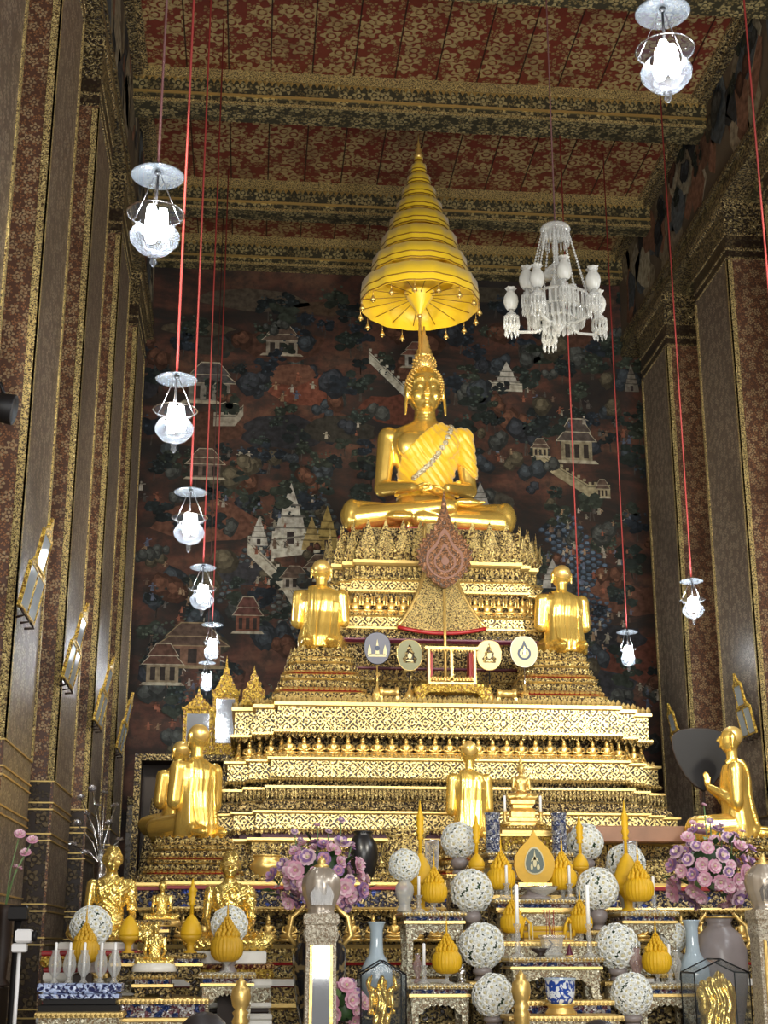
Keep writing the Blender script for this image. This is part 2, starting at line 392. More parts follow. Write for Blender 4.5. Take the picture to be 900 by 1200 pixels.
def folk(mb,x,z,s,Y0,c=None):
    c=c or random.choice([(.34,.31,.24),(.30,.20,.12),(.38,.34,.28),(.26,.10,.06),(.12,.14,.20),(.15,.10,.07),(.10,.09,.08)]); y=ly(Y0)-.002
    poly(mb,[(x-.05*s,z),(x+.05*s,z),(x+.035*s,z+.16*s),(x-.03*s,z+.17*s)],y,vc(c)); blob(mb,x,z+.2*s,.03*s,y,vc(c),6)
    a=random.uniform(-.1,.1)*s; poly(mb,[(x,z+.14*s),(x+.11*s,z+.12*s+a),(x+.11*s,z+.14*s+a),(x,z+.165*s)],y,vc(c)); poly(mb,[(x,z+.14*s),(x-.1*s,z+.1*s-a),(x-.1*s,z+.12*s-a),(x,z+.165*s)],y,vc(c))
def house(mb,x,z,w,h,Y0,wall=(.30,.26,.20),roof=(.12,.08,.06),trim=(.45,.40,.30)):
    y=ly(Y0)-.003
    poly(mb,[(x-w/2,z),(x+w/2,z),(x+w/2,z+h*.5),(x-w/2,z+h*.5)],y,wall)
    for lv,(k,hh) in enumerate(((.68,.44),(.5,.66))):
        b=z+h*hh
        poly(mb,[(x-w*k,b),(x+w*k,b),(x+w*k*.45,b+h*.34),(x-w*k*.45,b+h*.34)],y-.0004-lv*.0008,trim)
        poly(mb,[(x-w*k*.93,b+h*.02),(x+w*k*.93,b+h*.02),(x+w*k*.43,b+h*.31),(x-w*k*.43,b+h*.31)],y-.0006-lv*.0008,roof)
    for q in (-.3,0,.3): poly(mb,[(x+q*w-w*.08,z+.05*h),(x+q*w+w*.08,z+.05*h),(x+q*w+w*.08,z+.38*h),(x+q*w-w*.08,z+.38*h)],y-.0004,(.04,.03,.025))
    poly(mb,[(x-w*.7,z-.08*h),(x+w*.7,z-.08*h),(x+w*.6,z),(x-w*.6,z)],y-.0002,trim)
def spire(mb,x,z,w,h,Y0,c=(.50,.48,.42)):
    y=ly(Y0)-.0035
    for (k,a,b) in ((1,0,.3),(.78,.3,.48),(.55,.48,.66)):
        poly(mb,[(x-w*k/2,z+h*a),(x+w*k/2,z+h*a),(x+w*k*.42,z+h*b),(x-w*k*.42,z+h*b)],y,vc(c,.15)); poly(mb,[(x-w*k*.56,z+h*(b-.03)),(x+w*k*.56,z+h*(b-.03)),(x+w*k*.5,z+h*b),(x-w*k*.5,z+h*b)],y-.0003,tuple(q*.3 for q in c))
    poly(mb,[(x-w*.2,z+h*.66),(x+w*.2,z+h*.66),(x,z+h)],y,c); poly(mb,[(x-w*.1,z+.03*h),(x+w*.1,z+.03*h),(x+w*.1,z+.22*h),(x-w*.1,z+.22*h)],y-.0004,(.04,.03,.03))
def wall_run(mb,pts,h,Y0,c=(.46,.44,.36)):
    y=ly(Y0)-.0025
    for (x0,z0),(x1,z1) in zip(pts,pts[1:]):
        poly(mb,[(x0,z0),(x1,z1),(x1,z1+h),(x0,z0+h)],y,vc(c,.12)); poly(mb,[(x0,z0+h*.78),(x1,z1+h*.78),(x1,z1+h*.86),(x0,z0+h*.86)],y-.0003,tuple(q*.35 for q in c))
        n=max(2,int(abs(x1-x0)/.07))
        for k in range(n):
            t=k/n; xx=x0+(x1-x0)*t; zz=z0+(z1-z0)*t; poly(mb,[(xx,zz+h),(xx+.04,zz+h),(xx+.04,zz+h*1.22),(xx,zz+h*1.22)],y,c)
def scales(mb,pts,w,Y0,c=(.10,.12,.13)):
    y=Y0-.0016
    for (x0,z0),(x1,z1) in zip(pts,pts[1:]):
        L=math.hypot(x1-x0,z1-z0); n=int(L/.075); ux,uz=(x1-x0)/L,(z1-z0)/L
        for i in range(n):
            for j in range(int(w/.085)):
                a=i*.075; b=(j-w/.17)*.085+(.042 if i%2 else 0); X=x0+ux*a-uz*b; Z=z0+uz*a+ux*b
                blob(mb,X,Z,.046,y-(i*7+j)%9*.0001,tuple(q*.35 for q in c),7,.8,.05); blob(mb,X,Z+.01,.032,y-.001-(i*7+j)%9*.0001,vc(c,.3),7,.7,.05)
mu=MB(); Y0=YB-.004
A=lambda px,py:(lambda p:(p.x,p.z))(at(px,py,YB))
def ranp(x0,x1,y0,y1): return A(random.uniform(x0,x1),random.uniform(y0,y1))
for k in range(30):
    x,z=ranp(160,770,380,880); blob(mu,x,z,random.uniform(.3,.7),ly(Y0)+.0005,vc(random.choice([(.15,.05,.03),(.12,.055,.035),(.03,.03,.035),(.05,.045,.035)]),.3),14,.42,.2)
for (px,py,w,c) in ((300,352,90,(.09,.07,.05)),(560,345,70,(.06,.05,.035)),(230,385,60,(.09,.07,.045)),(380,362,60,(.08,.05,.03))):
    x,z=A(px,py); blob(mu,x,z,w*.008,Y0-.0005,c,18,.22,.12)
scales(mu,[A(245,690),A(330,620),A(390,590)],.42,Y0); scales(mu,[A(325,700),A(385,790)],.30,Y0,(.15,.16,.15)); scales(mu,[A(655,610),A(700,680),A(690,790)],.55,Y0,(.09,.13,.19))
for k in range(210): x,z=ranp(165,770,385,890); rock(mu,x,z,random.uniform(.2,.5),Y0)
for k in range(270): x,z=ranp(165,775,365,880); tree(mu,x,z,random.uniform(.25,.5),Y0)
for k in range(34):
    cx,cz=ranp(170,770,450,880)
    for j in range(random.randint(3,9)): folk(mu,cx+random.gauss(0,.16),cz+random.gauss(0,.08),random.uniform(.3,.55),Y0)
for k in range(150): x,z=ranp(640,740,600,780); folk(mu,x,z,random.uniform(.28,.5),Y0)
for k in range(60): x,z=ranp(290,360,600,720); folk(mu,x,z,random.uniform(.28,.42),Y0)
for k in range(60): x,z=ranp(170,240,680,860); folk(mu,x,z,random.uniform(.3,.55),Y0)
def H(px,py,w,h,*a): x,z=A(px,py); house(mu,x,z,w,h,Y0,*a)
def S(px,py,w,h,*a): x,z=A(px,py); spire(mu,x,z,w,h,Y0,*a)
H(330,415,.42,.42); H(245,470,.55,.55,(.22,.20,.17),(.09,.08,.08)); H(490,430,.36,.36,(.40,.38,.33),(.22,.10,.07)); S(594,458,.36,.42)
wall_run(mu,[A(432,425),A(478,470)],.16,Y0); wall_run(mu,[A(250,500),A(275,500),A(285,488)],.16,Y0,(.33,.30,.24)); wall_run(mu,[A(572,458),A(612,460)],.12,Y0)
H(676,540,.42,.6,(.30,.26,.17),(.10,.08,.07),(.42,.38,.28)); wall_run(mu,[A(628,540),A(650,558),A(690,583),A(715,583)],.17,Y0,(.36,.31,.19)); H(633,535,.2,.25,(.38,.32,.2)); H(706,583,.16,.25,(.38,.32,.2))
S(340,640,.46,.85); S(303,640,.24,.4); wall_run(mu,[A(290,650),A(330,690),A(372,760)],.2,Y0,(.50,.47,.38)); wall_run(mu,[A(318,655),A(375,648)],.3,Y0,(.52,.50,.42))
S(383,645,.32,.6,(.42,.31,.10)); S(365,645,.26,.45,(.40,.30,.12)); H(375,680,.34,.34,(.32,.28,.22)); H(345,690,.3,.3,(.34,.30,.25)); H(392,672,.25,.3,(.34,.30,.22))
H(225,780,.7,.55,(.20,.11,.07),(.11,.07,.05),(.30,.23,.13)); H(190,800,.4,.5,(.28,.22,.14),(.12,.06,.04)); H(290,740,.3,.45,(.20,.08,.05),(.12,.05,.04)); S(648,690,.3,.4,(.36,.35,.32)); S(563,600,.26,.4,(.36,.35,.32)); H(240,560,.4,.4,(.15,.11,.09)); S(740,460,.2,.4,(.2,.18,.15))
for k in range(10): x,z=ranp(170,280,770,800); folk(mu,x,z,.7,Y0,(.6,.55,.45))
mp_=mu.build('mural_painting','mural_paint',bpy.data.objects['wall_back'])
# dado band of the back wall
struct('trim_1',MB().box(XL,XR,YB-.03,YB,3.2,3.3,1).box(XL,XR,YB-.02,YB,0,3.2,0).box(XL,XR,YB-.035,YB,2.2,2.25,1),['dado','orn_dark'])
# upper side walls (clerestory) carrying murals, lintels below them
def side(mb,X,s):
    mb.box(min(X,X+s*.9),max(X,X+s*.9),-3,YB,ZT+.28,ZC+.08,0)
for nm,X,s in (('wall_left',XL,-1),('wall_right',XR,1)):
    b=MB(); side(b,X,s); w=struct(nm,b,'mural_side')
    m=MB(); m.T=Matrix(((0,1,0,X),(-s if False else 1,0,0,0),(0,0,1,0),(0,0,0,1)))
    for k in range(120):
        y=random.uniform(9,17.6); z=random.uniform(9.65,10.6); q=(-s)*(.003+.0005*(k%20)); blob(m,y,z,random.uniform(.12,.3),q-(-s)*.001,vc(random.choice([(.34,.28,.18),(.12,.14,.15),(.26,.13,.08),(.05,.055,.06),(.45,.40,.28),(.30,.25,.17)]),.3),9,random.uniform(1,1.6),.35)
        random.choice((tree,rock,folk))(m,y,z,random.uniform(.25,.5),q) if k%3==0 else None
    
    if s<0:                                  # keep layers on the hall side
        m.v=[(2*X-x if x<X else x,y,z) for x,y,z in m.v]
    else: m.v=[(2*X-x if x>X else x,y,z) for x,y,z in m.v]
    m.build('mural_painting','mural_paint',w)
    l=MB(); a,c=sorted((X+(-s)*.03,X+s*1.15)); l.box(a,c,-3,YB-.03,ZT,ZT+.1,1); l.box(min(X,X+s*1.1),max(X,X+s*1.1),-3,YB-.03,ZT+.1,ZT+.22,0); l.box(a,c,-3,YB-.03,ZT+.22,ZT+.28,1)
    l.box(*sorted((X+s*.25,X+s*.9)),-3,YB-.03,ZT-.03,ZT,0)
    struct('trim_%d'%(2 if s<0 else 3),l,['beam_pat','orn_lintel'])
struct('wall_outer_left',MB().box(-4.3,-4.2,-3,18.1,0,ZT+.3),'col_front'); struct('wall_outer_right',MB().box(7.6,7.7,-3,18.1,0,ZT+.3),'col_front')
struct('ceiling_aisle_left',MB().box(-4.3,XL-1.1,-3,18.1,ZT+.28,ZT+.38),'ceil_red'); struct('ceiling_aisle_right',MB().box(XR+1.1,7.7,-3,18.1,ZT+.28,ZT+.38),'ceil_red')
# ceiling beams
def beam(mb,y0,y1,x0=XL,x1=XR):
    mb.box(x0,x1,y0,y1,ZB,ZC+.06,0); mb.box(x0,x1,y0-.03,y0,ZC-.06,ZC+.06,1); mb.box(x0,x1,y0-.015,y0,ZB+.10,ZB+.13,2); mb.box(x0,x1,y0-.02,y0,ZB,ZB+.03,1)
    n=int((x1-x0)/.07)
    for i in range(n):
        x=x0+(i+.5)*(x1-x0)/n; mb.add([(x-.03,y0-.02,ZC-.06),(x+.03,y0-.02,ZC-.06),(x,y0-.02,ZC-.12),(x,y0-.035,ZC-.07)],[(0,2,3),(2,1,3),(0,3,1)],2)
for i,(a,c) in enumerate(((13.85,14.2),(16.2,16.45),(17.7,YB-.001),(11.5,11.85),(9.15,9.5),(6.8,7.15))):
    b=MB(); beam(b,a,c); struct('trim_%d'%(4+i),b,['beam_pat','orn_fine','gold_line'])
# moulding between the ceiling panels and the side walls
for i,(X,s) in enumerate(((XL,1),(XR,-1))):
    b=MB(); a,c=sorted((X,X+s*.10)); b.box(a,c,-3,YB,ZC-.08,ZC+.06,0); a,c=sorted((X,X+s*.16)); b.box(a,c,-3,YB,ZC,ZC+.06,1)
    n=170
    for k in range(n):
        y=8+k*9.9/n; x=X+s*.10; b.add([(x,y,ZC-.0),(x,y+.045,ZC-.0),(x,y+.022,ZC-.06),(x+s*.015,y+.022,ZC-.01)],[(0,2,3),(2,1,3),(0,3,1)],1)
    struct('trim_%d'%(10+i),b,['orn_lintel','orn_dark'])
# columns ------------------------------------------------------------
def column(X,s,Y,label):
    """X aisle face, s -1 left/+1 right"""
    t=thing('column',(X,Y,0),label,'column','tall floral pillars along the hall'); W=1.1; D=1.14
    x0,x1=(-W,0) if s<0 else (0,W); e=0 # aisle face at local x=0
    b=MB(); b.box(x0,x1,0,D,0,8.85,0)
    for p in range(len(b.f)):
        if b.mi[p]==0:
            xs=[b.v[i][0] for i in b.f[p]]
            if max(xs)-min(xs)<1e-6: b.mi[p]=1
    b.build('shaft',['col_front','col_side'],t)
    g=MB(); a,c=sorted((0,-s*.012)); a2,c2=sorted((s*.05,-s*.012))
    g.box(a2,c2,-.012,.0,2.76,8.6,0); g.box(a,c,-.012,.045,2.76,8.6,0); g.box(*sorted((s*(W-.05),s*W)),-.012,0,2.76,8.6,0); g.box(a,c,D-.04,D+.01,2.76,8.6,0)
    g.build('edge_strip','orn_fine',t)
    plan=[(x0,0),(x1,0),(x1,D),(x0,D)]
    c=MB(); c.sweep(plan,[(.0,8.62),(.012,8.625),(.012,8.64),(.006,8.645),(.006,8.72),(.014,8.725),(.014,8.75),(.006,8.755),(.006,8.90),(.016,8.905),(.016,8.93),(.010,8.935),(.012,9.22),(.03,9.24),(.03,ZT)],0,True,[1,1,1,0,1,1,1,0,1,1,1,2,1,1])
    c.build('capital',['dado','orn_dark','orn_lintel'],t)
    d=MB(); pr=[(.012,0)];ms=[]
    zz=.0
    for z in (.3,.36,1.05,1.11,1.56,1.61,1.80,1.85,2.31,2.36,2.54,2.59,2.75):
        d.sweep(plan,[(0,z),(.010,z+.001),(.010,z+.011),(0,z+.012)],1,False)
    d.box(x0+.02,x1-.02,-.005,0,.0,2.75,0); d.build('base_bands',['dado','gold_line'],t)
    return t
LN=['cut off by the left edge of the photo','whose gold corner strip runs beside the black floodlight','second in from the left edge, with the small leaning mirror','third in from the left edge, half hidden','last on the left, against the painted wall']
for Y,n in zip((6.53,8.87,11.2,13.55,15.87),LN): column(XL,-1,Y,'tall left pillar of dark floral mosaic, '+n)
for Y,n in zip((11.2,13.54,15.87),('just past the right edge of the photo','nearest the right edge, with large leaning mirror','farther one beside the painted wall')): column(XR,1,Y,'tall right pillar of brown floral mosaic, '+n)
# ================================================================ tiered altar
def redent(cx,yf,a,b,n=2,s=.2):
    """cross-stepped plan, front at yf, half width a, depth b; CCW seen from above"""
    q=[]
    for k in range(n,-1,-1):                  # left side going to the front centre
        q.append((-(a-(n-k)*s) if False else -(a-(n-k)*s),(k)*s))
    pts=[]
    for k in range(n+1):                      # k=0 outermost
        x=a-k*s; y=(n-k)*s
        if k==0: pts.append((x,y))
        else: pts+= [(x,y+s),(x,y)]
    # pts: right side from outer (x=a,y=n*s) to main front (x=a-n*s,y=0)
    right=[(cx+x,yf+y) for x,y in pts]
    left=[(cx-x,yf+y) for x,y in reversed(pts)]
    front=left+right[::-1]                    # left outer .. front .. right outer
    front=[(cx-x,yf+y) for x,y in pts]+[(cx+x,yf+y) for x,y in reversed(pts)]
    return front+[(cx+a,yf+b),(cx-a,yf+b)]
def offs(plan,o):
    n=len(plan);r=[]
    for i in range(n):
        p=Vector(plan[i-1]);q=Vector(plan[i]);t=Vector(plan[(i+1)%n]); d1=(q-p).normalized();d2=(t-q).normalized()
        r.append((q.x+(d1.y+d2.y)*o,q.y-(d1.x+d2.x)*o))
    return r
def edges_seen(plan,o,ymax=99):
    P=offs(plan,o); n=len(P)
    for i in range(n):
        a=Vector(P[i]);b=Vector(P[(i+1)%n]); d=(b-a)
        if d.length<.03: continue
        d.normalize(); nr=Vector((d.y,-d.x))
        if nr.y>.5: continue
        if nr.x>.5 and a.y>ymax: continue
        yield a,b,d,nr
def leaves(mb,plan,o,z0,z1,pitch,mi=0,lean=0.0,fat=.012,side=1.2,warp=None):
    for a,b,d,nr in edges_seen(plan,o):
        L=(b-a).length
        if abs(nr.x)>.5: L=min(L,side)
        if abs(nr.x)>.5 and nr.x<0: a=b-d*L
        n=max(1,round(L/pitch)); p=L/n; h=z1-z0
        for i in range(n):
            c=a+d*(p*(i+.5)); w=p*.46; dz=warp(c.x) if warp else 0
            def P(u,t,f): q=c+d*u+nr*(f+lean*t); return (q.x,q.y,z0+h*t+dz)
            mb.add([P(-w*.7,0,0),(P(w*.7,0,0)),P(w,.45,fat*.3),P(0,1,0),P(-w,.45,fat*.3),P(0,.4,fat)],[(0,1,5),(1,2,5),(2,3,5),(3,4,5),(4,0,5)],mi)
def niche_figure(h=.2,garuda=False):
    b=MB(); s=h
    b.loft([(0,0,0,.42*s,.2*s),(0,0,.12*s,.36*s,.18*s)],8); b.ell((0,-.04*s,.2*s),(.36*s,.2*s,.09*s),10); b.loft([(0,0,.2*s,.16*s,.12*s),(0,0,.4*s,.15*s,.11*s),(0,0,.55*s,.22*s,.12*s),(0,0,.62*s,.08*s,.08*s)],10)
    b.ell((0,0,.7*s),(.1*s,.1*s,.12*s),8); b.lathe([(.1*s,.76*s),(.07*s,.84*s),(.02*s,1.0*s)],n=8)
    for k in (-1,1):
        if garuda: b.tube([(k*.2*s,0,.55*s),(k*.36*s,-.03*s,.5*s),(k*.34*s,-.05*s,.95*s)],[.06*s,.06*s,.04*s],6)
        else: b.tube([(k*.21*s,0,.54*s),(k*.27*s,-.05*s,.36*s),(k*.05*s,-.16*s,.28*s)],[.055*s,.05*s,.04*s],6)
    return b.mesh('niche_figure','gold_satin')
ALT=thing('tiered_altar',(XC,12.7,2.05),'huge stepped gilded altar base carved in bands, under the main Buddha','altar')
def child_at(o,parent):     # mesh written in world coordinates, parented to an empty that only has a location
    o.location=-parent.location; return o
PL=redent(XC,12.72,1.92,2.9,2,.19)
def tier(name,plan,prof,mats,rows,parent):
    """prof entries: (off,z,mat of the face above)"""
    b=MB(); b.sweep(plan,[(o,z) for o,z,*_ in prof],0,True,[p[2] for p in prof[:-1]])
    for r in rows: leaves(b,plan,*r)
    o=b.build(name,mats); o.parent=parent; child_at(o,parent); return o
MT=['orn_gold','orn_dark','gold_line','orn_fine','maroon','orn_band']
# from the top down, each tier a part
tier('top_tier',PL,[(.03,3.37,2),(.03,3.39,0),(0,3.395,5),(0,3.60,2),(.03,3.61,2),(.03,3.64,3),(0,3.65,3),(-.06,3.66,3)],MT,[(.02,3.64,3.70,.045,2,.0),(.025,3.38,3.345,.03,2),(-.05,3.65,3.72,.05,0)],ALT)
tier('niche_tier',PL,[(.0,3.14,1),(-.12,3.16,1),(-.16,3.36,1),(.02,3.37,1)],MT,[(.03,3.145,3.19,.04,2),(.0,3.37,3.32,.06,0)],ALT)
tier('scroll_tier',PL,[(.05,2.955,2),(.07,2.965,0),(.05,2.975,5),(.05,3.115,2),(.08,3.125,2),(.08,3.145,3),(.0,3.15,3)],MT,[(.075,2.96,2.93,.03,2)],ALT)
tier('hanging_leaf_tier',PL,[(.10,2.67,1),(.15,2.69,1),(.10,2.76,3),(.12,2.77,1),(.02,2.79,1),(.05,2.865,2),(.10,2.875,2),(.10,2.895,1),(.0,2.90,1),(-.02,2.955,1),(.05,2.957,1)],MT,[(.09,2.87,2.77,.035,3),(.12,2.69,2.75,.055,1),(.0,2.955,2.915,.05,1)],ALT)
tier('lower_tier',PL,[(.16,2.50,2),(.19,2.51,0),(.17,2.525,5),(.17,2.645,2),(.20,2.655,2),(.20,2.672,3),(.1,2.675,3)],MT,[(.18,2.51,2.47,.04,0)],ALT)
tier('plinth',PL,[(.26,2.04,0),(.28,2.10,1),(.20,2.14,1),(.20,2.40,2),(.24,2.42,2),(.24,2.44,4),(.12,2.45,4),(.12,2.50,4)],MT,[(.25,2.12,2.18,.05,0),(.21,2.40,2.30,.07,0),(.22,2.2,2.3,.09,0)],ALT)
child_at(MB().box(XC-1.85,XC+1.85,13.34,15.5,0,2.045,0).build('rear_core','orn_dark',ALT),ALT)
fm=niche_figure(.205); NF=0
for a,b,d,nr in edges_seen(PL,-.045):
    L=(b-a).length
    if abs(nr.x)>.5: L=min(L,.19)
    if nr.x<-.5: a=b-d*L
    n=max(1,round(L/.131)); p=L/n
    for i in range(n):
        c=a+d*(p*(i+.5)); o=link('deity_figure',fm,ALT,Vector((c.x,c.y,3.155))-ALT.location); o.rotation_euler=(0,0,math.atan2(nr.y,nr.x)+PI/2)
# ---- throne
def warp(x): return -.055*max(0,1-((x-XC)/1.0)**2)
TH=thing('lotus_throne',(XC,13.6,3.66),'high gilded throne of standing lotus petals and guardian figures that carries the main Buddha','throne')
PT=redent(XC,13.45,.98,1.25,2,.10)
def tiert(name,prof,rows):
    b=MB()
    # subdivide the front so that the hull sag shows
    plan=[]
    n=len(PT)
    for i in range(n):
        p=Vector(PT[i]);q=Vector(PT[(i+1)%n]); plan.append(tuple(p))
    b.sweep(plan,[(o,z) for o,z,*_ in prof],0,True,[p[2] for p in prof[:-1]])
    for r in rows: leaves(b,plan,*r)
    o=b.build(name,MT); o.parent=TH; child_at(o,TH)
tiert('lotus_petals',[(.03,5.10,2),(.05,5.12,2),(.05,5.15,1),(-.02,5.16,1),(-.05,5.50,0),(-.06,5.51,0)],[(-.01,5.15,5.56,.17,0,.07,.06),(.02,5.15,5.42,.17,3,.08,.05),(.04,5.15,5.30,.11,0,.06,.04)])
tiert('hanging_leaves',[(.05,4.95,0),(.08,4.97,1),(-.02,4.99,1),(-.02,5.09,2),(.03,5.10,2)],[(.03,5.09,4.97,.05,0)])
tiert('carved_band',[(.06,4.81,2),(.10,4.82,2),(.10,4.84,0),(.07,4.85,5),(.07,4.93,2),(.09,4.94,2),(.05,4.95,2)],[(.09,4.83,4.80,.03,2),(.07,4.94,4.98,.045,0)])
tiert('guardian_tier',[(.16,4.57,1),(.06,4.59,1),(.02,4.78,1),(.06,4.81,1)],[(.14,4.57,4.62,.05,0)])
tiert('curved_base',[(.20,4.30,4),(.24,4.32,4),(.24,4.335,1),(.16,4.35,1),(.16,4.42,2),(.22,4.43,2),(.22,4.45,0),(.19,4.46,5),(.19,4.55,2),(.21,4.56,2),(.16,4.57,2)],[(.2,4.44,4.38,.05,0)])
tiert('foot',[(.0,3.665,1),(.04,3.67,0),(.04,3.74,2),(.0,3.76,1),(-.02,3.95,2),(.04,3.97,0),(.04,4.07,4),(.06,4.08,4),(.06,4.095,1),(.02,4.12,1),(.12,4.3,1)],[(.03,3.76,3.84,.06,0),(.02,4.08,4.14,.05,0),(.06,4.20,4.28,.06,0),(.03,3.96,3.90,.05,0)])
gm=niche_figure(.2,True)
for a,b,d,nr in edges_seen(PT,.09):
    L=(b-a).length
    if abs(nr.x)>.5: L=min(L,.1)
    if nr.x<-.5: a=b-d*L
    n=max(1,round(L/.115)); p=L/n
    for i in range(n):
        c=a+d*(p*(i+.5)); o=link('guardian_figure',gm,TH,Vector((c.x,c.y,4.585))-TH.location); o.rotation_euler=(0,0,math.atan2(nr.y,nr.x)+PI/2)
# ornamental apron down the front of the throne (flares like a bell, red rim)
def apron():
    rows=[]
    for k in range(17):
        t=k/16; z=5.52-t*1.08; hw=.13+.05*t+.24*max(0,t-.45)**1.6/.55**1.6; rows.append((hw,z,13.40-.02-.17*t**1.5-.06*max(0,t-.6)))
    b=MB();v=[];f=[];m=10
    for hw,z,y in rows:
        for i in range(m+1):
            u=-1+2*i/m; sag=(-.06*(1-u*u))*max(0,(5.52-z)/1.08)**3
            v.append((XC+u*hw,y-.03*(1-u*u),z+sag))
    for k in range(16):
        for i in range(m): a=k*(m+1)+i; f.append((a,a+m+1,a+m+2,a+1))
    b.add(v,f,0,True)
    for e in (0,m): b.tube([v[k*(m+1)+e] for k in range(17)],.017,6,1)
    b.tube([v[16*(m+1)+i] for i in range(m+1)],.02,6,2)
    o=b.build('front_apron',['orn_fine','gold_line','red'],TH); child_at(o,TH)
apron()
# ---- side pedestals that carry the two disciples
def pedestal(name,label,x,yf,a,b,ztop,zbot,group=None,flare=.42,mats=('orn_gold','orn_dark','gold_line','red')):
    t=thing(name,(x,yf,zbot),label,'pedestal',group); P=redent(0,0,a,b,2,a*.12); H=ztop-zbot
    cuts=[(0,.16,0),(.16,.24,3),(.24,.40,1),(.40,.50,0),(.50,.56,3),(.56,.72,1),(.72,.84,0),(.84,1,1)]
    names=['foot','waist','lower_band','collar','petal_ring','upper_band','leaf_band','top_slab']
    for (u0,u1,m),nm in zip(cuts,names):
        o0=flare*(1-u0)**1.2; o1=flare*(1-u1)**1.2
        bb=MB()
        if m==0: pr=[(o0,u0,2),(o0+.01,u0+.02,0),(o1+.03,u1-.03,2),(o1+.04,u1-.015,2),(o1,u1,2)]
        elif m==3: pr=[(o0-.01,u0,3),(o0-.03,u1-.03,2),(o1+.02,u1,2)]
        else: pr=[(o0,u0,1),(o1-.01,u1-.02,2),(o1+.01,u1,2)]
        bb.sweep(P,[(o,z*H) for o,z,_ in pr],0,True,[q[2] for q in pr[:-1]])
        leaves(bb,P,(o0+o1)/2+.02,(u0+.02)*H,min(u1,u0+.13)*H,.045,0 if m!=3 else 2,0,.012,.5)
        if nm=='top_slab': leaves(bb,P,o1+.005,.93*H,1.05*H,.06,0,.02)
        bb.build(nm,list(mats),t)
    return t
pedestal('statue_pedestal','stepped gilded pedestal left of the four small fans, carrying a disciple seen from behind',.60,12.92,.25,.34,4.17,3.665,flare=.18)
pedestal('statue_pedestal','stepped gilded pedestal right of the four small fans, carrying a disciple seen from behind',2.79,12.92,.25,.34,4.17,3.665,flare=.18)
# openwork gilded wings beside the pedestals
def flame_wing(cx,y,z,w,h,label,s=1):
    b=MB(); pts=[(-w/2,0),(w/2,0),(w/2*.9,h*.35),(w*.28,h*.45),(w*.30,h*.55),(w*.16,h*.62),(w*.16,h*.72),(w*.07,h*.8),(0,h),(-w*.07,h*.8),(-w*.16,h*.72),(-w*.16,h*.62),(-w*.30,h*.55),(-w*.28,h*.45),(-w/2*.9,h*.35)]
    b.prism([(x*s,q) for x,q in (pts if s>0 else pts)],-.025,.025,0)
    b.prism([(x*.55,q*.6+.02) for x,q in pts],-.05,.05,0)
    return tag(b.build('gilded_finial','orn_yel',None,(cx,y,z)),label,'finial')
flame_wing(at(297,835,13.0).x,13.05,3.66,.22,.36,'small flame-shaped gilded finial on the left end of the altar, right of the mirrors')
# ---- lower platform in front
PF=thing('altar_platform',(XC,11.4,0),'long low gilded platform with a blue jewelled band and a row of niche figures','altar platform')
PP=redent(XC,11.4,2.62,1.9,1,.25)
def tierp(name,prof,rows,mats=('orn_gold','orn_dark','gold_line','orn_blue','red','white_paint')):
    b=MB(); b.sweep(PP,[(o,z) for o,z,*_ in prof],0,True,[p[2] for p in prof[:-1]])
    for r in rows: leaves(b,PP,*r)
    o=b.build(name,list(mats),PF); child_at(o,PF)
tierp('jewelled_band',[(.02,1.82,2),(.04,1.83,2),(.03,1.845,3),(.03,1.97,4),(.05,1.975,4),(.05,2.0,2),(.03,2.01,2),(.03,2.03,1),(-.1,2.04,1)],[(.02,2.03,2.09,.045,0,.01),(.03,1.83,1.80,.04,2)])
tierp('niche_band',[(.03,1.58,1),(-.16,1.59,1),(-.16,1.81,1),(.0,1.82,1)],[(-.02,1.82,1.76,.16,0)])
tierp('moulding',[(.04,1.42,4),(.05,1.44,0),(.02,1.45,0),(.02,1.53,2),(.05,1.54,2),(.06,1.57,1),(.02,1.58,1)],[(.05,1.54,1.48,.03,0),(.04,1.57,1.62,.045,0)])
tierp('base_wall',[(.06,0,0),(.08,.1,1),(.04,1.1,2),(.08,1.12,2),(.08,1.15,0),(.05,1.16,0),(.05,1.26,4),(.07,1.27,5),(.07,1.32,2),(.05,1.33,1),(.03,1.42,1)],[(.07,1.33,1.38,.04,0),(.04,1.10,1.0,.08,0)])
fm2=niche_figure(.2)
for i in range(31):
    x=XC-2.4+i*.16; yy=11.33
    o=link('niche_buddha',fm2,PF,Vector((x,yy,1.59))-PF.location)
# brown timber beam lying on the platform, right
tag(MB().box(at(672,970,12.2).x,at(806,970,12.2).x,12.15,12.4,2.40,2.535,0,.01).build('timber_beam','wood_beam'),'plain brown timber beam under the right end of the carved altar','beam')
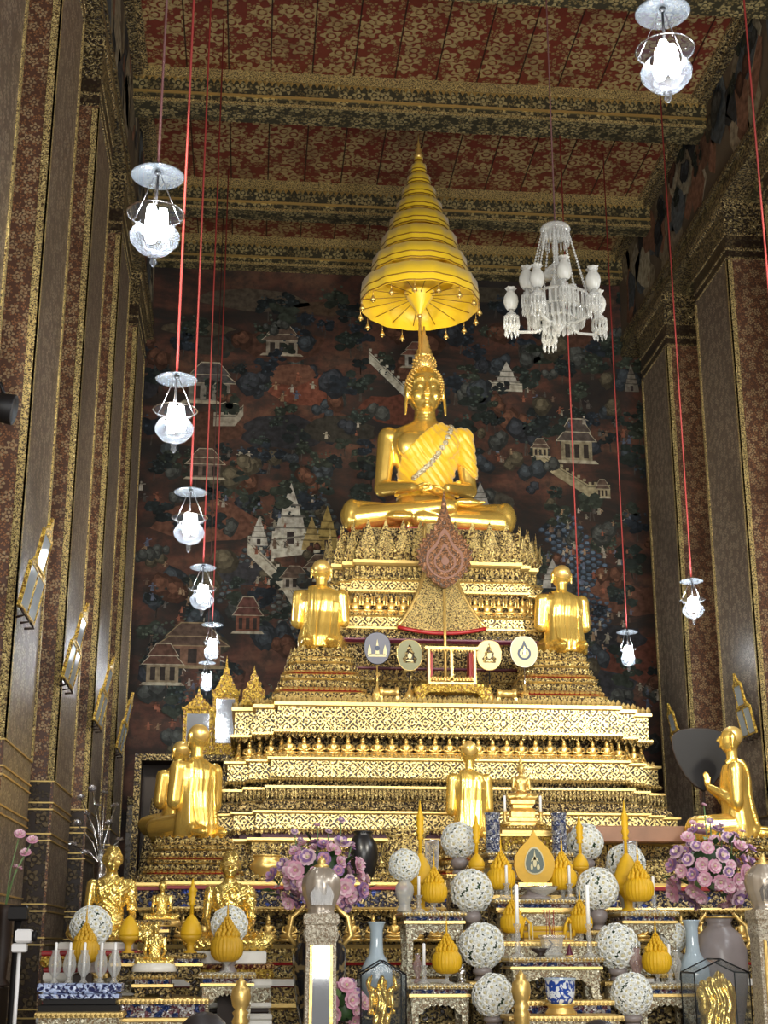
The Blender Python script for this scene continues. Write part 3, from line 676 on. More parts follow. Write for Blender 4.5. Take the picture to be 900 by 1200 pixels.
# ================================================================ nine-tiered umbrella
UC=Vector((1.665,14.05,0))
UM=thing('tiered_umbrella',(UC.x,UC.y,7.9),'tall yellow nine-tiered ceremonial umbrella above the main Buddha','umbrella')
dat=[(188,6),(200,10),(212,15),(226,21.5),(241,29),(258,37.5),(279,48),(300,60),(327,73)]
tiers=[]
for y,r in dat:
    rr=r*.0088; z=at(490,y,14.05-rr).z; tiers.append((rr,z))
for k,(rr,z) in enumerate(tiers):
    zu=tiers[k-1][1]+.0 if k else z+.10; ru=tiers[k-1][0] if k else rr*.5
    hv=(zu-z)*.70 if k else .05
    b=MB(); n=64; mod=lambda a,kk:1+.012*sin(a*16)+.008*sin(a*9+k)
    pr=[(rr,z),(rr*1.0,z+hv*.35),(rr*.975,z+hv),(max(ru*.98,rr*.6),z+hv+(zu-z)*.10),(max(ru*.8,.012),zu+.01)]
    pi=[(q-.008 if q>.02 else q,zz-.006) for q,zz in pr]
    b.lathe([(q,zz-7.9) for q,zz in pr],n=n,mod=mod,cap=False); b.lathe([(q,zz-7.9) for q,zz in reversed(pi)],n=n,mod=mod,cap=False)
    o=b.build('canopy_tier','canopy_cloth',UM)
    tb=MB()
    for zz in (z+hv*.38,z+.004): tb.lathe([(rr*1.004,zz-7.9-.007),(rr*1.012,zz-7.9),(rr*1.004,zz-7.9+.007)],n=n,mod=mod,cap=False)
    tb.build('trim_braid','cloth_gold_trim',o)
b=MB(); zt=tiers[0][1]
b.lathe([(.05,zt+.05),(.058,zt+.09),(.03,zt+.12),(.042,zt+.16),(.018,zt+.19),(.024,zt+.215),(.008,zt+.26),(.003,zt+.36)],c=(0,0,-7.9),n=16); b.build('finial','gold_satin',UM)
zr=tiers[-1][1]; rr=tiers[-1][0]
b=MB(); b.lathe([(.015,zr-.12-7.9),(.02,zr-.10-7.9),(.16,zr+.13-7.9),(.17,zr+.15-7.9)],n=12,mod=lambda a,k:1+.1*sin(a*6)); b.build('inner_cone','canopy_cloth',UM)
b=MB()
for i in range(16):
    a=2*PI*i/16; b.tube([(.14*cos(a),.14*sin(a),zr+.10-7.9),(rr*.97*cos(a),rr*.97*sin(a),zr+.05-7.9)],.005,5)
b.build('ribs','cloth_gold_trim',UM)
b=MB(); b.tube([(0,0,5.9-7.9),(0,0,zr+.1-7.9)],.016,8); b.ell((0,0,zr-.12-7.9),.03,8); b.build('pole','gold_satin',UM)
b=MB(); b.tube([(0,0,0),(0,0,-.07)],.003,5); b.lathe([(.006,-.13),(.032,-.125),(.022,-.10),(.010,-.075),(.004,-.065)],n=10); b.ell((0,0,-.14),.012,6); bell=b.mesh('bell','gold_satin')
for i in range(16):
    a=2*PI*(i+.5)/16; link('bell',bell,UM,(rr*cos(a),rr*sin(a),zr-7.9))
# ================================================================ lamps on red cords
LAMPS=[]
def lantern_parts(t,narrow=1.0):
    b=MB(); b.lathe([(.004,.262),(.03,.262),(.085,.25),(.118,.236),(.122,.240),(.085,.256),(.03,.268),(.004,.268)],n=28); b.lathe([(.02,.245),(.028,.262),(.01,.285)],n=10); b.build('smoke_dish','glass_dish',t)
    m=MB(); m.tube([(0,0,.30),(0,0,.10)],.006,6); m.ell((0,0,.255),(.018,.018,.014),8)
    m.build('hanging_rod','black',t)
    for k in range(3):
        a=2*PI*k/3+.5; MB().tube([(.02*cos(a),.02*sin(a),.24),(.125*narrow*cos(a),.125*narrow*sin(a),.035)],.0025,5).build('chain','silver',t)
    g=MB(); w=narrow
    g.lathe([(.006,-.155),(.02,-.15),(.07,-.135),(.108*w,-.09),(.113*w,-.06),(.095*w,-.025),(.07*w,-.002),(.10*w,.02),(.128*w,.045)],n=28,cap=False); g.build('glass_bowl','glass_lamp',t)
    r=MB(); r.lathe([(.126*w,.042),(.132*w,.046),(.126*w,.052)],n=28,cap=False); r.build('rim','silver',t)
    f=MB(); f.lathe([(.012,-.15),(.02,-.165),(.012,-.18),(.018,-.195),(.004,-.215)],n=12); f.build('drop_finial','glass_lamp',t)
    bu=MB()
    for k in range(3):
        a=2*PI*k/3; bu.cap((.036*cos(a),.036*sin(a),-.055),(.032*cos(a),.032*sin(a),.06),.029,.022,10)
    bu.build('bulbs','bulb',t)
def lantern(px,py,X,Z,label,sc=1,narrow=1,cord='cord_red',ang=None):
    d=at(px,py,10); d-=EYE
    if X is not None: k=X/d.x
    else: k=(Z-EYE.z)/d.z
    P=EYE+d*k
    t=thing('hanging_lantern',P,label,'lantern','glass lanterns on red cords',sc=sc); lantern_parts(t,narrow); LAMPS.append(tuple(P+Vector((0,0,.012))))
    c=MB().tube([(0,0,.285),(0,0,(ZC+.03-P.z)/sc)],.0075/sc if cord=='cord_red' else .006,7).build('cord',cord,t); return t
lantern(182,262,-.5,None,'largest hanging glass lantern at upper left, on a dark cord',1,1,'cord_dark')
lantern(205,490,-.5,None,'second lantern down on the left, just below the big one, against the dark painted trees')
lantern(222,614,-.5,None,'glass lantern on the left beside the painted white temple')
lantern(237,695,-.5,None,'fourth lantern down on the left')
lantern(248,757,-.49,None,'second lowest left lantern, tall and narrow, over the gilded mirrors',1,.75)
lantern(242,797,None,4.55,'lowest and farthest left lantern, overlapping the gilded mirror top',.85,.72,'cord_dark')
lantern(780,70,1.72,None,'big bright glass lantern at the upper right corner')
lantern(812,708,4.0,None,'small lantern hanging before the right pillars',.9)
lantern(736,765,4.05,None,'egg-shaped lantern hanging right of the altar before the painted wall',.95,.72)
for n,(px0,py0,px1,py1,X) in enumerate(((663,400,678,700,3.3),(875,100,900,330,3.6))):
    P=atX(px1,py1,X); tag(MB().tube([(0,0,-.3),(0,0,ZC+.03-P.z)],.0075,7).build('ceiling_rope','cord_red',None,P),('thin red cord coming down behind the right disciple statue','red cord hanging close to the right edge of the photo')[n],'cord')
# ================================================================ crystal chandelier
CP=at(653,335,7.8); CP.x=xat(653,7.8,CP.z)
CH=thing('chandelier',CP,'cut crystal chandelier with glass shades hanging right of the yellow umbrella','chandelier')
S=.0052 # metres per photo pixel there
def part(b,name,m,par=CH): return b.build(name,m,par)
b=MB(); b.lathe([(0.02,.40),(.085,.395),(.095,.375),(.085,.355),(.075,.35),(.07,.32)],n=20); part(b,'crown','crystal')
b=MB()
for i in range(20):
    a=2*PI*i/20; b.lathe([(.002,-.09),(.008,-.06),(.005,0)],c=(.08*cos(a),.08*sin(a),.35),n=5)
part(b,'crown_drops','crystal')
b=MB(); b.lathe([(.012,.36),(.014,.16),(.075,.10),(.085,.06),(.03,.05),(.055,-.02),(.05,-.1),(.03,-.14),(.06,-.17),(.03,-.22),(.045,-.26),(.008,-.31)],n=16); part(b,'stem','crystal')
b=MB(); b.tube([(0,0,.39),(0,0,ZC+.03-CP.z)],.005,6); part(b,'suspension_rod','cord_dark')
bm_=MB(); 
for i in range(22): bm_.ell((0,0,-i*.0155),.0068,6)
chain=bm_.mesh('bead_chain','crystal')
for i in range(10):
    a=2*PI*i/10; v=Vector((.19*cos(a),.19*sin(a),-.09))-Vector((.085*cos(a),.085*sin(a),.35)); o=link('bead_chain',chain,CH,(.085*cos(a),.085*sin(a),.35)); o.rotation_euler=(-v).to_track_quat('Z','Y').to_euler(); o.scale=(1,1,v.length/.34)
b=MB()
for ring,(rr_,z,n,l) in enumerate(((.19,-.10,34,.10),(.15,-.17,28,.10),(.09,-.22,18,.08))):
    b.lathe([(rr_-.01,z+.01),(rr_+.005,z+.012),(rr_+.005,z-.004),(rr_-.01,z)],n=30,cap=False)
    for i in range(n):
        a=2*PI*i/n; b.lathe([(.001,-l),(.010,-l*.8),(.008,-.01),(.003,0)],c=(rr_*cos(a),rr_*sin(a),z),n=5,sm=False)
part(b,'prism_rings','crystal')
shade=MB(); shade.lathe([(.022,0),(.036,.02),(.045,.055),(.042,.085),(.026,.115),(.020,.125),(.034,.145)],n=20,mod=lambda a,k:1+(.14*sin(6*a) if k==6 else 0),cap=False); shm=shade.mesh('shade','frost')
arm=MB(); arm.tube([(.05,0,-.12),(.14,0,-.16),(.24,0,-.15),(.285,0,-.10),(.285,0,-.06)],.009,8); arm.lathe([(.012,-.07),(.045,-.055),(.048,-.045),(.02,-.04),(.03,-.025),(.012,-.015),(.012,.0)],c=(.285,0,0),n=14)
for i in range(12): a=2*PI*i/12; arm.lathe([(.001,-.075),(.009,-.055),(.003,0)],c=(.285+.044*cos(a),.044*sin(a),-.05),n=5,sm=False)
arm.lathe([(.012,-.14),(.04,-.12),(.043,-.11),(.015,-.10)],c=(.285,0,0),n=12)
for i in range(9): a=2*PI*i/9; arm.lathe([(.001,-.06),(.008,-.04),(.003,0)],c=(.285+.038*cos(a),.038*sin(a),-.115),n=5,sm=False)
arm_m=arm.mesh('arm','crystal')
for i in range(10):
    up=i%2; o=link('arm',arm_m,CH,(0,0,-.06 if up else -.13)); o.rotation_euler=(0,0,2*PI*i/10+.3); o.scale=(.74 if up else 1,)*2+(1,)
    link('shade',shm,o,(.285,0,0)).scale=(1.0/.74 if up else 1,1.0/.74 if up else 1,1)
# black floodlight at the left edge
F=at(3,478,7.4); t=thing('floodlight',F,'black round floodlight cut off by the left edge of the photo','floodlight')
b=MB(); b.T=Matrix.Rotation(R(100),4,'Y')@Matrix.Rotation(R(0),4,'X'); b.lathe([(.03,-.16),(.06,-.15),(.075,-.05),(.085,.06),(.08,.065),(.07,.05)],n=20); b.build('housing','black',t)
b=MB(); b.tube([(0,0,.08),(-.02,0,.14),(XL-F.x+.01,0,.14)],.012,6); b.build('bracket','black',t)
# ================================================================ figures
def interp(pts,t):
    for (a,u),(b,v) in zip(pts,pts[1:]):
        if t<=b: return u+(v-u)*max(0,(t-a))/(b-a)
    return pts[-1][1]
def hand(b,o,d,s,curl=.0,sgn=1):
    """flat relaxed hand in the lap: palm + four unequal fingers + thumb; o wrist, d finger direction (x,y)"""
    o=Vector(o); d=Vector((d[0],d[1],0)).normalized(); w=Vector((-d.y,d.x,0))
    b.ell(o+d*.07*s,(.075*s if abs(d.x)>.5 else .05*s,.05*s if abs(d.x)>.5 else .075*s,.028*s),12)
    for k,L in enumerate((.085,.105,.10,.08)):
        p=o+d*.12*s+w*(k-1.5)*.026*s
        b.tube([p,p+d*L*.5*s+Vector((0,0,.004*s)),p+d*L*s-Vector((0,0,.006*s))],[.0135*s,.0125*s,.009*s],7)
    b.tube([o+d*.03*s+w*sgn*.04*s,o+d*.08*s+w*sgn*.075*s+Vector((0,0,.012*s)),o+d*.13*s+w*sgn*.07*s+Vector((0,0,.016*s))],[.016*s,.014*s,.010*s],7)
def buddha_mesh(b,monk=False):
    b.loft([(0,.06,0,.42,.26),(0,.06,.15,.42,.28),(0,.05,.35,.34,.24),(0,.04,.52,.265,.19),(0,.04,.70,.28,.19),(0,.03,.88,.335,.205),(0,.03,1.03,.385,.215),(0,.04,1.14,.40,.20),(0,.05,1.22,.33,.165),(0,.05,1.28,.19,.14),(0,.04,1.33,.12,.12)],28)
    b.loft([(0,.04,1.26,.14,.13),(0,.03,1.33,.115,.115),(0,.025,1.5,.11,.115)],18)
    for z in (1.315,1.345): b.lathe([(.112,-.012),(.125,0),(.112,.012)],c=(0,.03,z),n=20)
    for s in (-1,1):
        b.ell((s*.385,.04,1.13),(.115,.115,.115),16)
        el=(s*.455,.02,.56); wr=(s*.17,-.40,.455) if not monk else (s*.40,-.44,.42)
        b.cap((s*.395,.04,1.12),el,.108,.082,16); b.cap(el,wr,.085,.052,14); b.ell(el,(.088,.088,.088),12)
        b.ell((s*.16,-.13,1.0),(.16,.07,.15),16)                                 # chest
        b.cap((s*.20,.02,.18),(s*.74,-.20,.19),.20,.165,18); b.ell((s*.78,-.22,.19),(.115,.16,.17),16)   # thigh, knee
    if not monk:
        hand(b,(-.17,-.42,.44),(1,-.10),1.25,sgn=-1); hand(b,(.17,-.41,.405),(-1,-.10),1.25,sgn=1)
        b.cap((-.74,-.26,.15),(.18,-.44,.24),.13,.085,16); b.cap((.74,-.26,.13),(-.10,-.40,.12),.13,.10,16)
        # right foot upturned on the left shin, left foot below
        b.ell((.36,-.43,.29),(.15,.075,.045),14); b.ell((-.30,-.42,.13),(.15,.07,.05),14)
        for k in range(5): b.tube([(.47,-.46+k*.022,.29),(.55-.008*k,-.465+k*.024,.295)],[.016,.012],6)
    else:
        for s in (-1,1): hand(b,(s*.40,-.45,.40),(-s*.25,-1),1.15,sgn=s)
        b.cap((-.74,-.26,.13),(.20,-.46,.15),.14,.10,16); b.cap((.74,-.26,.13),(-.2,-.38,.12),.14,.10,16); b.ell((.34,-.46,.16),(.16,.08,.06),12)
    # head
    b.loft([(0,-.045,1.385,.05,.05),(0,-.045,1.42,.105,.115),(0,-.03,1.50,.15,.16),(0,-.01,1.60,.175,.185),(0,0,1.70,.18,.19),(0,.01,1.80,.165,.18),(0,.02,1.88,.12,.135),(0,.03,1.92,.05,.06)],26)
    b.tube([(0,-.165,1.70),(0,-.20,1.64),(0,-.232,1.575)],[.017,.022,.030],10)
    for s in (-1,1):
        b.ell((s*.022,-.205,1.567),(.02,.02,.016),8)
        b.tube([(s*.012,-.183,1.70),(s*.06,-.185,1.735),(s*.12,-.158,1.72),(s*.145,-.13,1.69)],[.012,.013,.012,.009],6)
        b.ell((s*.072,-.170,1.655),(.042,.022,.017),10); b.tube([(s*.03,-.183,1.648),(s*.072,-.190,1.638),(s*.115,-.165,1.648)],.007,6)
        b.ell((s*.195,.0,1.64),(.022,.045,.085),12); b.tube([(s*.195,-.005,1.60),(s*.207,-.02,1.50),(s*.212,-.03,1.36)] if not monk else [(s*.195,-.005,1.6),(s*.2,-.01,1.54)],[.022,.02,.015] if not monk else [.022,.018],8)
        b.ell((s*.09,-.135,1.55),(.06,.05,.06),10)
    b.tube([(-.058,-.182,1.515),(-.02,-.205,1.512),(0,-.203,1.508),(.02,-.205,1.512),(.058,-.182,1.515)],[.006,.013,.011,.013,.006],8)
    b.tube([(-.045,-.182,1.49),(0,-.203,1.486),(.045,-.182,1.49)],[.006,.013,.006],8); b.ell((0,-.165,1.43),(.045,.035,.035),10)
BP=Vector((1.715,14.05,5.53))
BU=thing('seated_buddha',BP,'large golden seated Buddha in a yellow shoulder cloth at the top of the throne','statue')
b=MB(); buddha_mesh(b); bme=fuse(b,.0115,3); 
body=skin('body',bme,'gold',BU)
edge=[(.3,-.37),(.62,-.31),(.88,-.25),(1.03,-.12),(1.2,.05),(1.31,.22)]
def in_robe(c):
    if c.z<.45 or c.z>1.30: return False
    if c.x<interp(edge,c.z)+ (0 if c.y<.05 else 0): return False
    if c.y<-.24 : return False
    if c.x>.33 and c.z<.70+ .9*max(0,.5-c.x): return False
    return True
robe=skin('shoulder_cloth',shell(bme,in_robe,.016,lambda c:.006*sin((c.x*1.0+c.z*.75)*70)+.004*sin((c.x+c.z*.75)*131)+.025*max(0,min(1,(c.x-.36)*8))*max(0,1.1-c.z)),'cloth_yellow',BU)
bvh=BVHTree.FromPolygons([v.co for v in bme.vertices],[p.vertices[:] for p in bme.polygons])
b=MB(); pts=[(.27,1.27),(.235,1.14),(.18,1.0),(.10,.88),(.02,.78),(-.06,.70),(-.13,.63)]
n=16
for i in range(n):
    t=i/(n-1)*(len(pts)-1); k=min(int(t),len(pts)-2); u=t-k; x=pts[k][0]*(1-u)+pts[k+1][0]*u; z=pts[k][1]*(1-u)+pts[k+1][1]*u
    h=bvh.ray_cast(Vector((x,-2,z)),Vector((0,1,0)))
    if h[0] is None: continue
    q=h[0]+h[1]*.028; M=Matrix.Translation(q)@h[1].to_track_quat('Z','Y').to_matrix().to_4x4(); b.T=M
    b.lathe([(.012,-.008),(.030,-.004),(.028,.006),(.014,.012),(.004,.015)],n=12,mod=lambda a,k:1+.15*sin(a*6)); b.T=None
b.build('rosette_band','silver',BU).data.materials[0]=MATS['orn_pale']
b=MB(); b.ell((0,.045,1.69),(.205,.205,.265),26); b.ell((0,.05,1.97),(.125,.12,.13),20)
for i in range(520):
    z=1-2*(i+.5)/520; r=math.sqrt(1-z*z); a=i*2.39996; p=Vector((r*cos(a)*.207,.045+r*sin(a)*.207,1.69+z*.267))
    if p.z>1.56: b.ell(p,.0125,5)
for i in range(120):
    z=1-2*(i+.5)/120; r=math.sqrt(1-z*z); a=i*2.39996; p=Vector((r*cos(a)*.127,.05+r*sin(a)*.122,1.97+z*.132))
    if p.z>1.93: b.ell(p,.0115,5)
b.build('curled_hair','gold_satin',BU)
b=MB(); b.lathe([(.095,2.04),(.105,2.07),(.075,2.09),(.085,2.12),(.06,2.15),(.068,2.18),(.05,2.21),(.055,2.235),(.036,2.26),(.04,2.285),(.022,2.32),(.008,2.42)],c=(0,.05,0),n=18,mod=lambda a,k:1+.10*sin(a*6)); b.build('flame_finial','gold_satin',BU)
b=MB(); b.loft([(0,-.06,-.02,.90,.44),(0,-.06,.0,.92,.46),(0,-.06,.02,.88,.42)],40); b.build('seat_cushion','red',BU)
# ---- disciples --------------------------------------------------------
def disciple_parts(t,hi=True):
    b=MB()
    b.loft([(0,.02,0,.19,.15),(0,.02,.10,.19,.145),(0,.01,.22,.165,.125),(0,0,.34,.168,.115),(0,0,.44,.185,.115),(0,0,.51,.19,.105),(0,0,.56,.16,.085),(0,0,.60,.07,.06)],24)
    b.loft([(0,0,.58,.06,.06),(0,-.01,.62,.05,.05),(0,-.01,.70,.05,.05)],14)
    b.loft([(0,-.03,.66,.03,.03),(0,-.03,.685,.06,.06),(0,-.02,.73,.078,.085),(0,-.01,.78,.084,.095),(0,0,.825,.075,.085),(0,0,.86,.04,.045)],20)
    b.tube([(0,-.10,.79),(0,-.125,.75)],[.012,.016],8); b.ell((0,-.105,.715),(.028,.014,.008),8)
    for s in (-1,1):
        b.ell((s*.088,0,.77),(.012,.022,.04),10); b.tube([(s*.088,-.002,.76),(s*.092,-.005,.69)],[.011,.008],7)
        b.ell((s*.18,0,.525),(.058,.058,.058),12); b.cap((s*.185,0,.52),(s*.205,-.01,.26),.058,.05,14)
        b.cap((s*.205,-.01,.26),(s*.04,-.22,.40),.045,.027,12)
        b.ell((s*.016,-.235,.44),(.014,.028,.04),10)
        for k in range(4): b.tube([(s*.014,-.255+k*.014,.465),(s*.010,-.262+k*.014,.465+(.05,.06,.057,.045)[k])],[.0085,.006],6)
        b.tube([(s*.02,-.215,.43),(s*.018,-.205,.475)],[.009,.007],6)
        b.cap((s*.09,.0,.09),(s*.14,-.36,.085),.095,.075,14); b.cap((s*.14,-.36,.06),(s*.10,.12,.05),.065,.055,12); b.ell((s*.10,.19,.035),(.04,.09,.03),10)
    me=fuse(b,.008,3); skin('body',me,'gold',t)
    def rb(c):
        if c.z>.575: return False
        if c.x<-.10 and c.z>.44 : return False
        if c.x<-.165 and c.z>.12: return False     # bare right arm
        if c.y<-.14 and c.z>.22: return False
        return c.z<.56-(.35*max(0,-c.x))
    skin('robe',shell(me,rb,.010,lambda c:.003*sin(c.x*95+c.z*10)),'gold',t)
    def sc_(c): return abs(c.x-.065-.10*(c.z-.3)*.0)<.035 and c.y>-.06 and c.z<.585
    skin('shoulder_fold',shell(me,sc_,.024,lambda c:.002*sin(c.x*200)),'gold',t)
    def hem(c): return abs((c.x+.10)*.9+(c.z-.50)*-.0+.0)<.0085 and c.y>0 and c.z<.5
    skin('robe_hem',shell(me,hem,.018),'gold',t)
    h=MB(); h.ell((0,.004,.792),(.082,.092,.080),18); h.build('cropped_hair','gold_satin',t)
D0=thing('disciple_statue',(.60,13.05,4.185),'golden kneeling disciple seen from behind on the pedestal left of the four small fans','statue')
disciple_parts(D0); D0.rotation_euler=(0,0,PI-.12); D0.scale=(1.06,1.06,.98)
D0.location.x=xat(376,13.05,4.5)
D1=dup(D0,(xat(660,13.05,4.5),13.05,4.185),'golden kneeling disciple seen from behind on the pedestal right of the four small fans',rz=PI+.1)
p=at(553,985,11.75); pd=pedestal('statue_pedestal','gilded pedestal behind the white flower balls, carrying the central disciple seen from behind',p.x,11.62,.2,.36,p.z,2.05,flare=.1)
D2=dup(D0,(p.x,11.8,p.z+.01),'pale golden disciple seen from behind, left of the small Buddha at the altar centre',rz=PI); D2.scale=(.76,.76,.92)
def on_floor_ped(px,py,Y,label,plabel,rz,sc,a=.30,zb=0,yo=.30,b_=.6):
    p=at(px,py,Y); pedestal('statue_pedestal',plabel,p.x,Y-yo,a,b_,p.z,zb,flare=.12); d=dup(D0,(p.x,Y,p.z+.01),label,rz=rz); d.scale=sc; return d
on_floor_ped(228,984,11.95,'golden kneeling disciple facing away to the right, before the dark gold-edged cabinet','gilded petal pedestal under the kneeling disciple before the dark cabinet',PI+.65,(1.0,1.0,1.06),a=.28,yo=.2,b_=.42,zb=2.045)
p=at(208,984,12.75); dd=dup(D0,(p.x,12.75,2.50),'second golden kneeling disciple half hidden behind the one before the dark cabinet',rz=PI+.6,sc=.9)
pedestal('statue_pedestal','pedestal mostly hidden behind the left kneeling disciple',p.x,12.6,.18,.34,2.49,2.045,flare=.08)
on_floor_ped(866,985,11.9,'golden kneeling disciple in profile with joined hands, right of the black fan','gilded pedestal under the praying disciple at the right edge',-PI/2-.25,(.98,.98,1.08),a=.26,yo=.3,b_=.5,zb=2.045)
# ---- seated monks ------------------------------------------------------
def monk_mesh(s,vox,wr=True):
    b=MB(); b.T=Matrix.Scale(s,4); buddha_mesh(b,True)
    b.ell((0,.0,.16),(.72,.42,.17),20)           # robe spread over the lap
    me=fuse(b,vox,2)
    for v in me.vertices:
        c=v.co/s
        if c.z<1.24 and not(c.x<-.3 and c.z>.45):
            k=.010*sin((c.x*1.1+c.z*.8)*38+3*sin(c.z*9))+.007*sin((c.x-c.z*1.3)*61+2*sin(c.x*14)); v.co+=v.normal*k*s*(1 if c.y<.3 else .5)
    return me
def seated_monk(loc,s,label,rz=0,vox=.0064,glasses=True,base='gold_satin'):
    t=thing('monk_statue',loc,label,'statue',rz=rz); me=monk_mesh(s,vox); skin('body',me,'gold_leaf',t)
    def rb(c):
        c=c/s
        return .40<c.z<1.27 and c.x>interp([(.3,-.30),(.9,-.26),(1.05,-.1),(1.25,.12)],c.z) and c.y>-.30 and not(c.x>.34 and c.z<.62)
    skin('robe',shell(me,rb,.016*s,lambda c:s*(.010*sin((c.x+c.z*.8)/s*30)+.006*sin((c.x*.6+c.z)/s*57))),'gold_leaf',t)
    b=MB(); b.T=Matrix.Scale(s,4)
    b.loft([(0,.02,1.24,.30,.19),(0,.01,1.27,.26,.16)],20) if False else b.tube([(-.25,-.12,1.02),(-.05,-.19,1.13),(.12,-.15,1.24),(.22,-.0,1.27)],[.02,.028,.03,.02],8)
    b.tube([(.12,-.20,1.05),(.16,-.22,.8),(.13,-.24,.55)],[.045,.05,.04],8,flat=.4); b.build('folded_shawl','gold_leaf',t)
    if glasses:
        g=MB(); g.T=Matrix.Scale(s,4)
        for k in (-1,1):
            g.tube([(k*.075+.05*cos(a),-.215,1.65+.035*sin(a)) for a in [2*PI*i/14 for i in range(15)]],.006,5); g.tube([(k*.125,-.21,1.66),(k*.195,.0,1.67)],.005,5)
        g.tube([(-.025,-.215,1.66),(.025,-.215,1.66)],.005,5); g.build('spectacles','gold_line',t)
    return t
sc1=(at(127,990,8.9).z-at(127,1104,8.9).z)/1.93
M1=seated_monk(at(127,1104,8.9),sc1,'golden seated monk statue farthest left, its head turned slightly right',rz=.25)
sc2=(at(265,998,8.9).z-at(265,1117,8.9).z)/1.95
M2=seated_monk(at(267,1114,8.9),sc2,'golden seated monk statue wearing round spectacles, above the ivory cabinet',rz=.05)
mm=monk_mesh(.17,.004)
def small_monk(px,py,Y,h,label):
    p=at(px,py,Y); t=thing('small_monk_statue',p,label,'statue','small golden monk figures'); k=h/.33
    link('body',mm,t).scale=(k,k,k); mm.materials.clear(); mm.materials.append(MATS['gold_leaf'])
    b=MB(); b.loft([(0,-.01,-.035,.17*k,.11*k),(0,-.01,-.03,.175*k,.115*k),(0,-.01,-.008,.165*k,.11*k),(0,-.01,0.01,.15*k,.10*k)],20); b.build('base','white_paint' if py>1100 else 'gold_satin',t)
    return t
small_monk(189,1079,9.04,.235,'small golden monk figure on the dark stand between the two large monks')
small_monk(181,1131,8.35,.235,'small golden monk figure with a white base on the lowest dark table, left')
# ================================================================ things on the altar
def leaf_pts(w,h,n=40,tip=1.0,low=.35,jag=0,jn=16):
    """flame/bodhi-leaf outline, bottom centre at 0"""
    R_=[]
    for i in range(n+1):
        t=i/n; s=sin(PI*t**.72)**.85 if 0<t<1 else 0; x=w/2*s
        if t>.55: x*=1-.35*sin(PI*(t-.55)/.45)
        x*=1+(jag*((i%3)-1) if 0<i<n else 0); R_.append((x,h*t))
    L_=[(-x,z) for x,z in reversed(R_[1:-1])]
    return R_+L_
# large brown ceremonial leaf fan before the Buddha
P=at(522,746,13.0); t=thing('ceremonial_leaf_fan',(P.x,13.0,4.45),'large dark brown flame-edged leaf fan on a pole in front of the main Buddha','fan')
k=.0082; zt=at(522,690,13.0).z-3.665; ht=(at(520,575,13.0).z-3.665)-zt
out=[(0,0),(.06,.03),(.10,.06),(.13,.09),(.12,.10),(.17,.115),(.18,.14),(.165,.15),(.22,.175),(.215,.20),(.20,.205),(.255,.24),(.24,.265),(.225,.265),(.275,.31),(.25,.33),(.235,.325),(.275,.38),(.245,.395),(.22,.385),(.245,.445),(.215,.45),(.20,.44),(.215,.50),(.185,.50),(.17,.49),(.175,.55),(.15,.545),(.135,.54),(.13,.60),(.11,.59),(.10,.585),(.09,.65),(.07,.66),(.06,.72),(.04,.76),(.03,.82),(.015,.90),(0,1.0)]
out=[(x,z*ht) for x,z in out]; full=out+[(-x,z) for x,z in reversed(out[1:-1])]
b=MB(); b.prism([(x,z+zt) for x,z in full],-.02,.02,0); b.build('blade','fan_brown',t)
for q,(sx,off,m,y) in enumerate(((.72,.14,'brown_brick',-.028),(.62,.17,'fan_brown',-.034),(.42,.24,'brown_brick',-.04),(.34,.27,'fan_brown',-.046),(.15,.36,'brown_brick',-.052))):
    lp=leaf_pts(.5*sx,ht*.72*sx,24); MB().prism([(x,z+zt+ht*off*.62) for x,z in lp],y,-.018,0).build('carved_ring',m,t)
MB().tube([(0,.03,-.02),(0,.03,zt+.1)],.014,8).build('pole','gold_satin',t); t.location.z=3.665
MB().lathe([(.06,0),(.05,.03),(.02,.05)],n=12).build('foot','gold_satin',t)
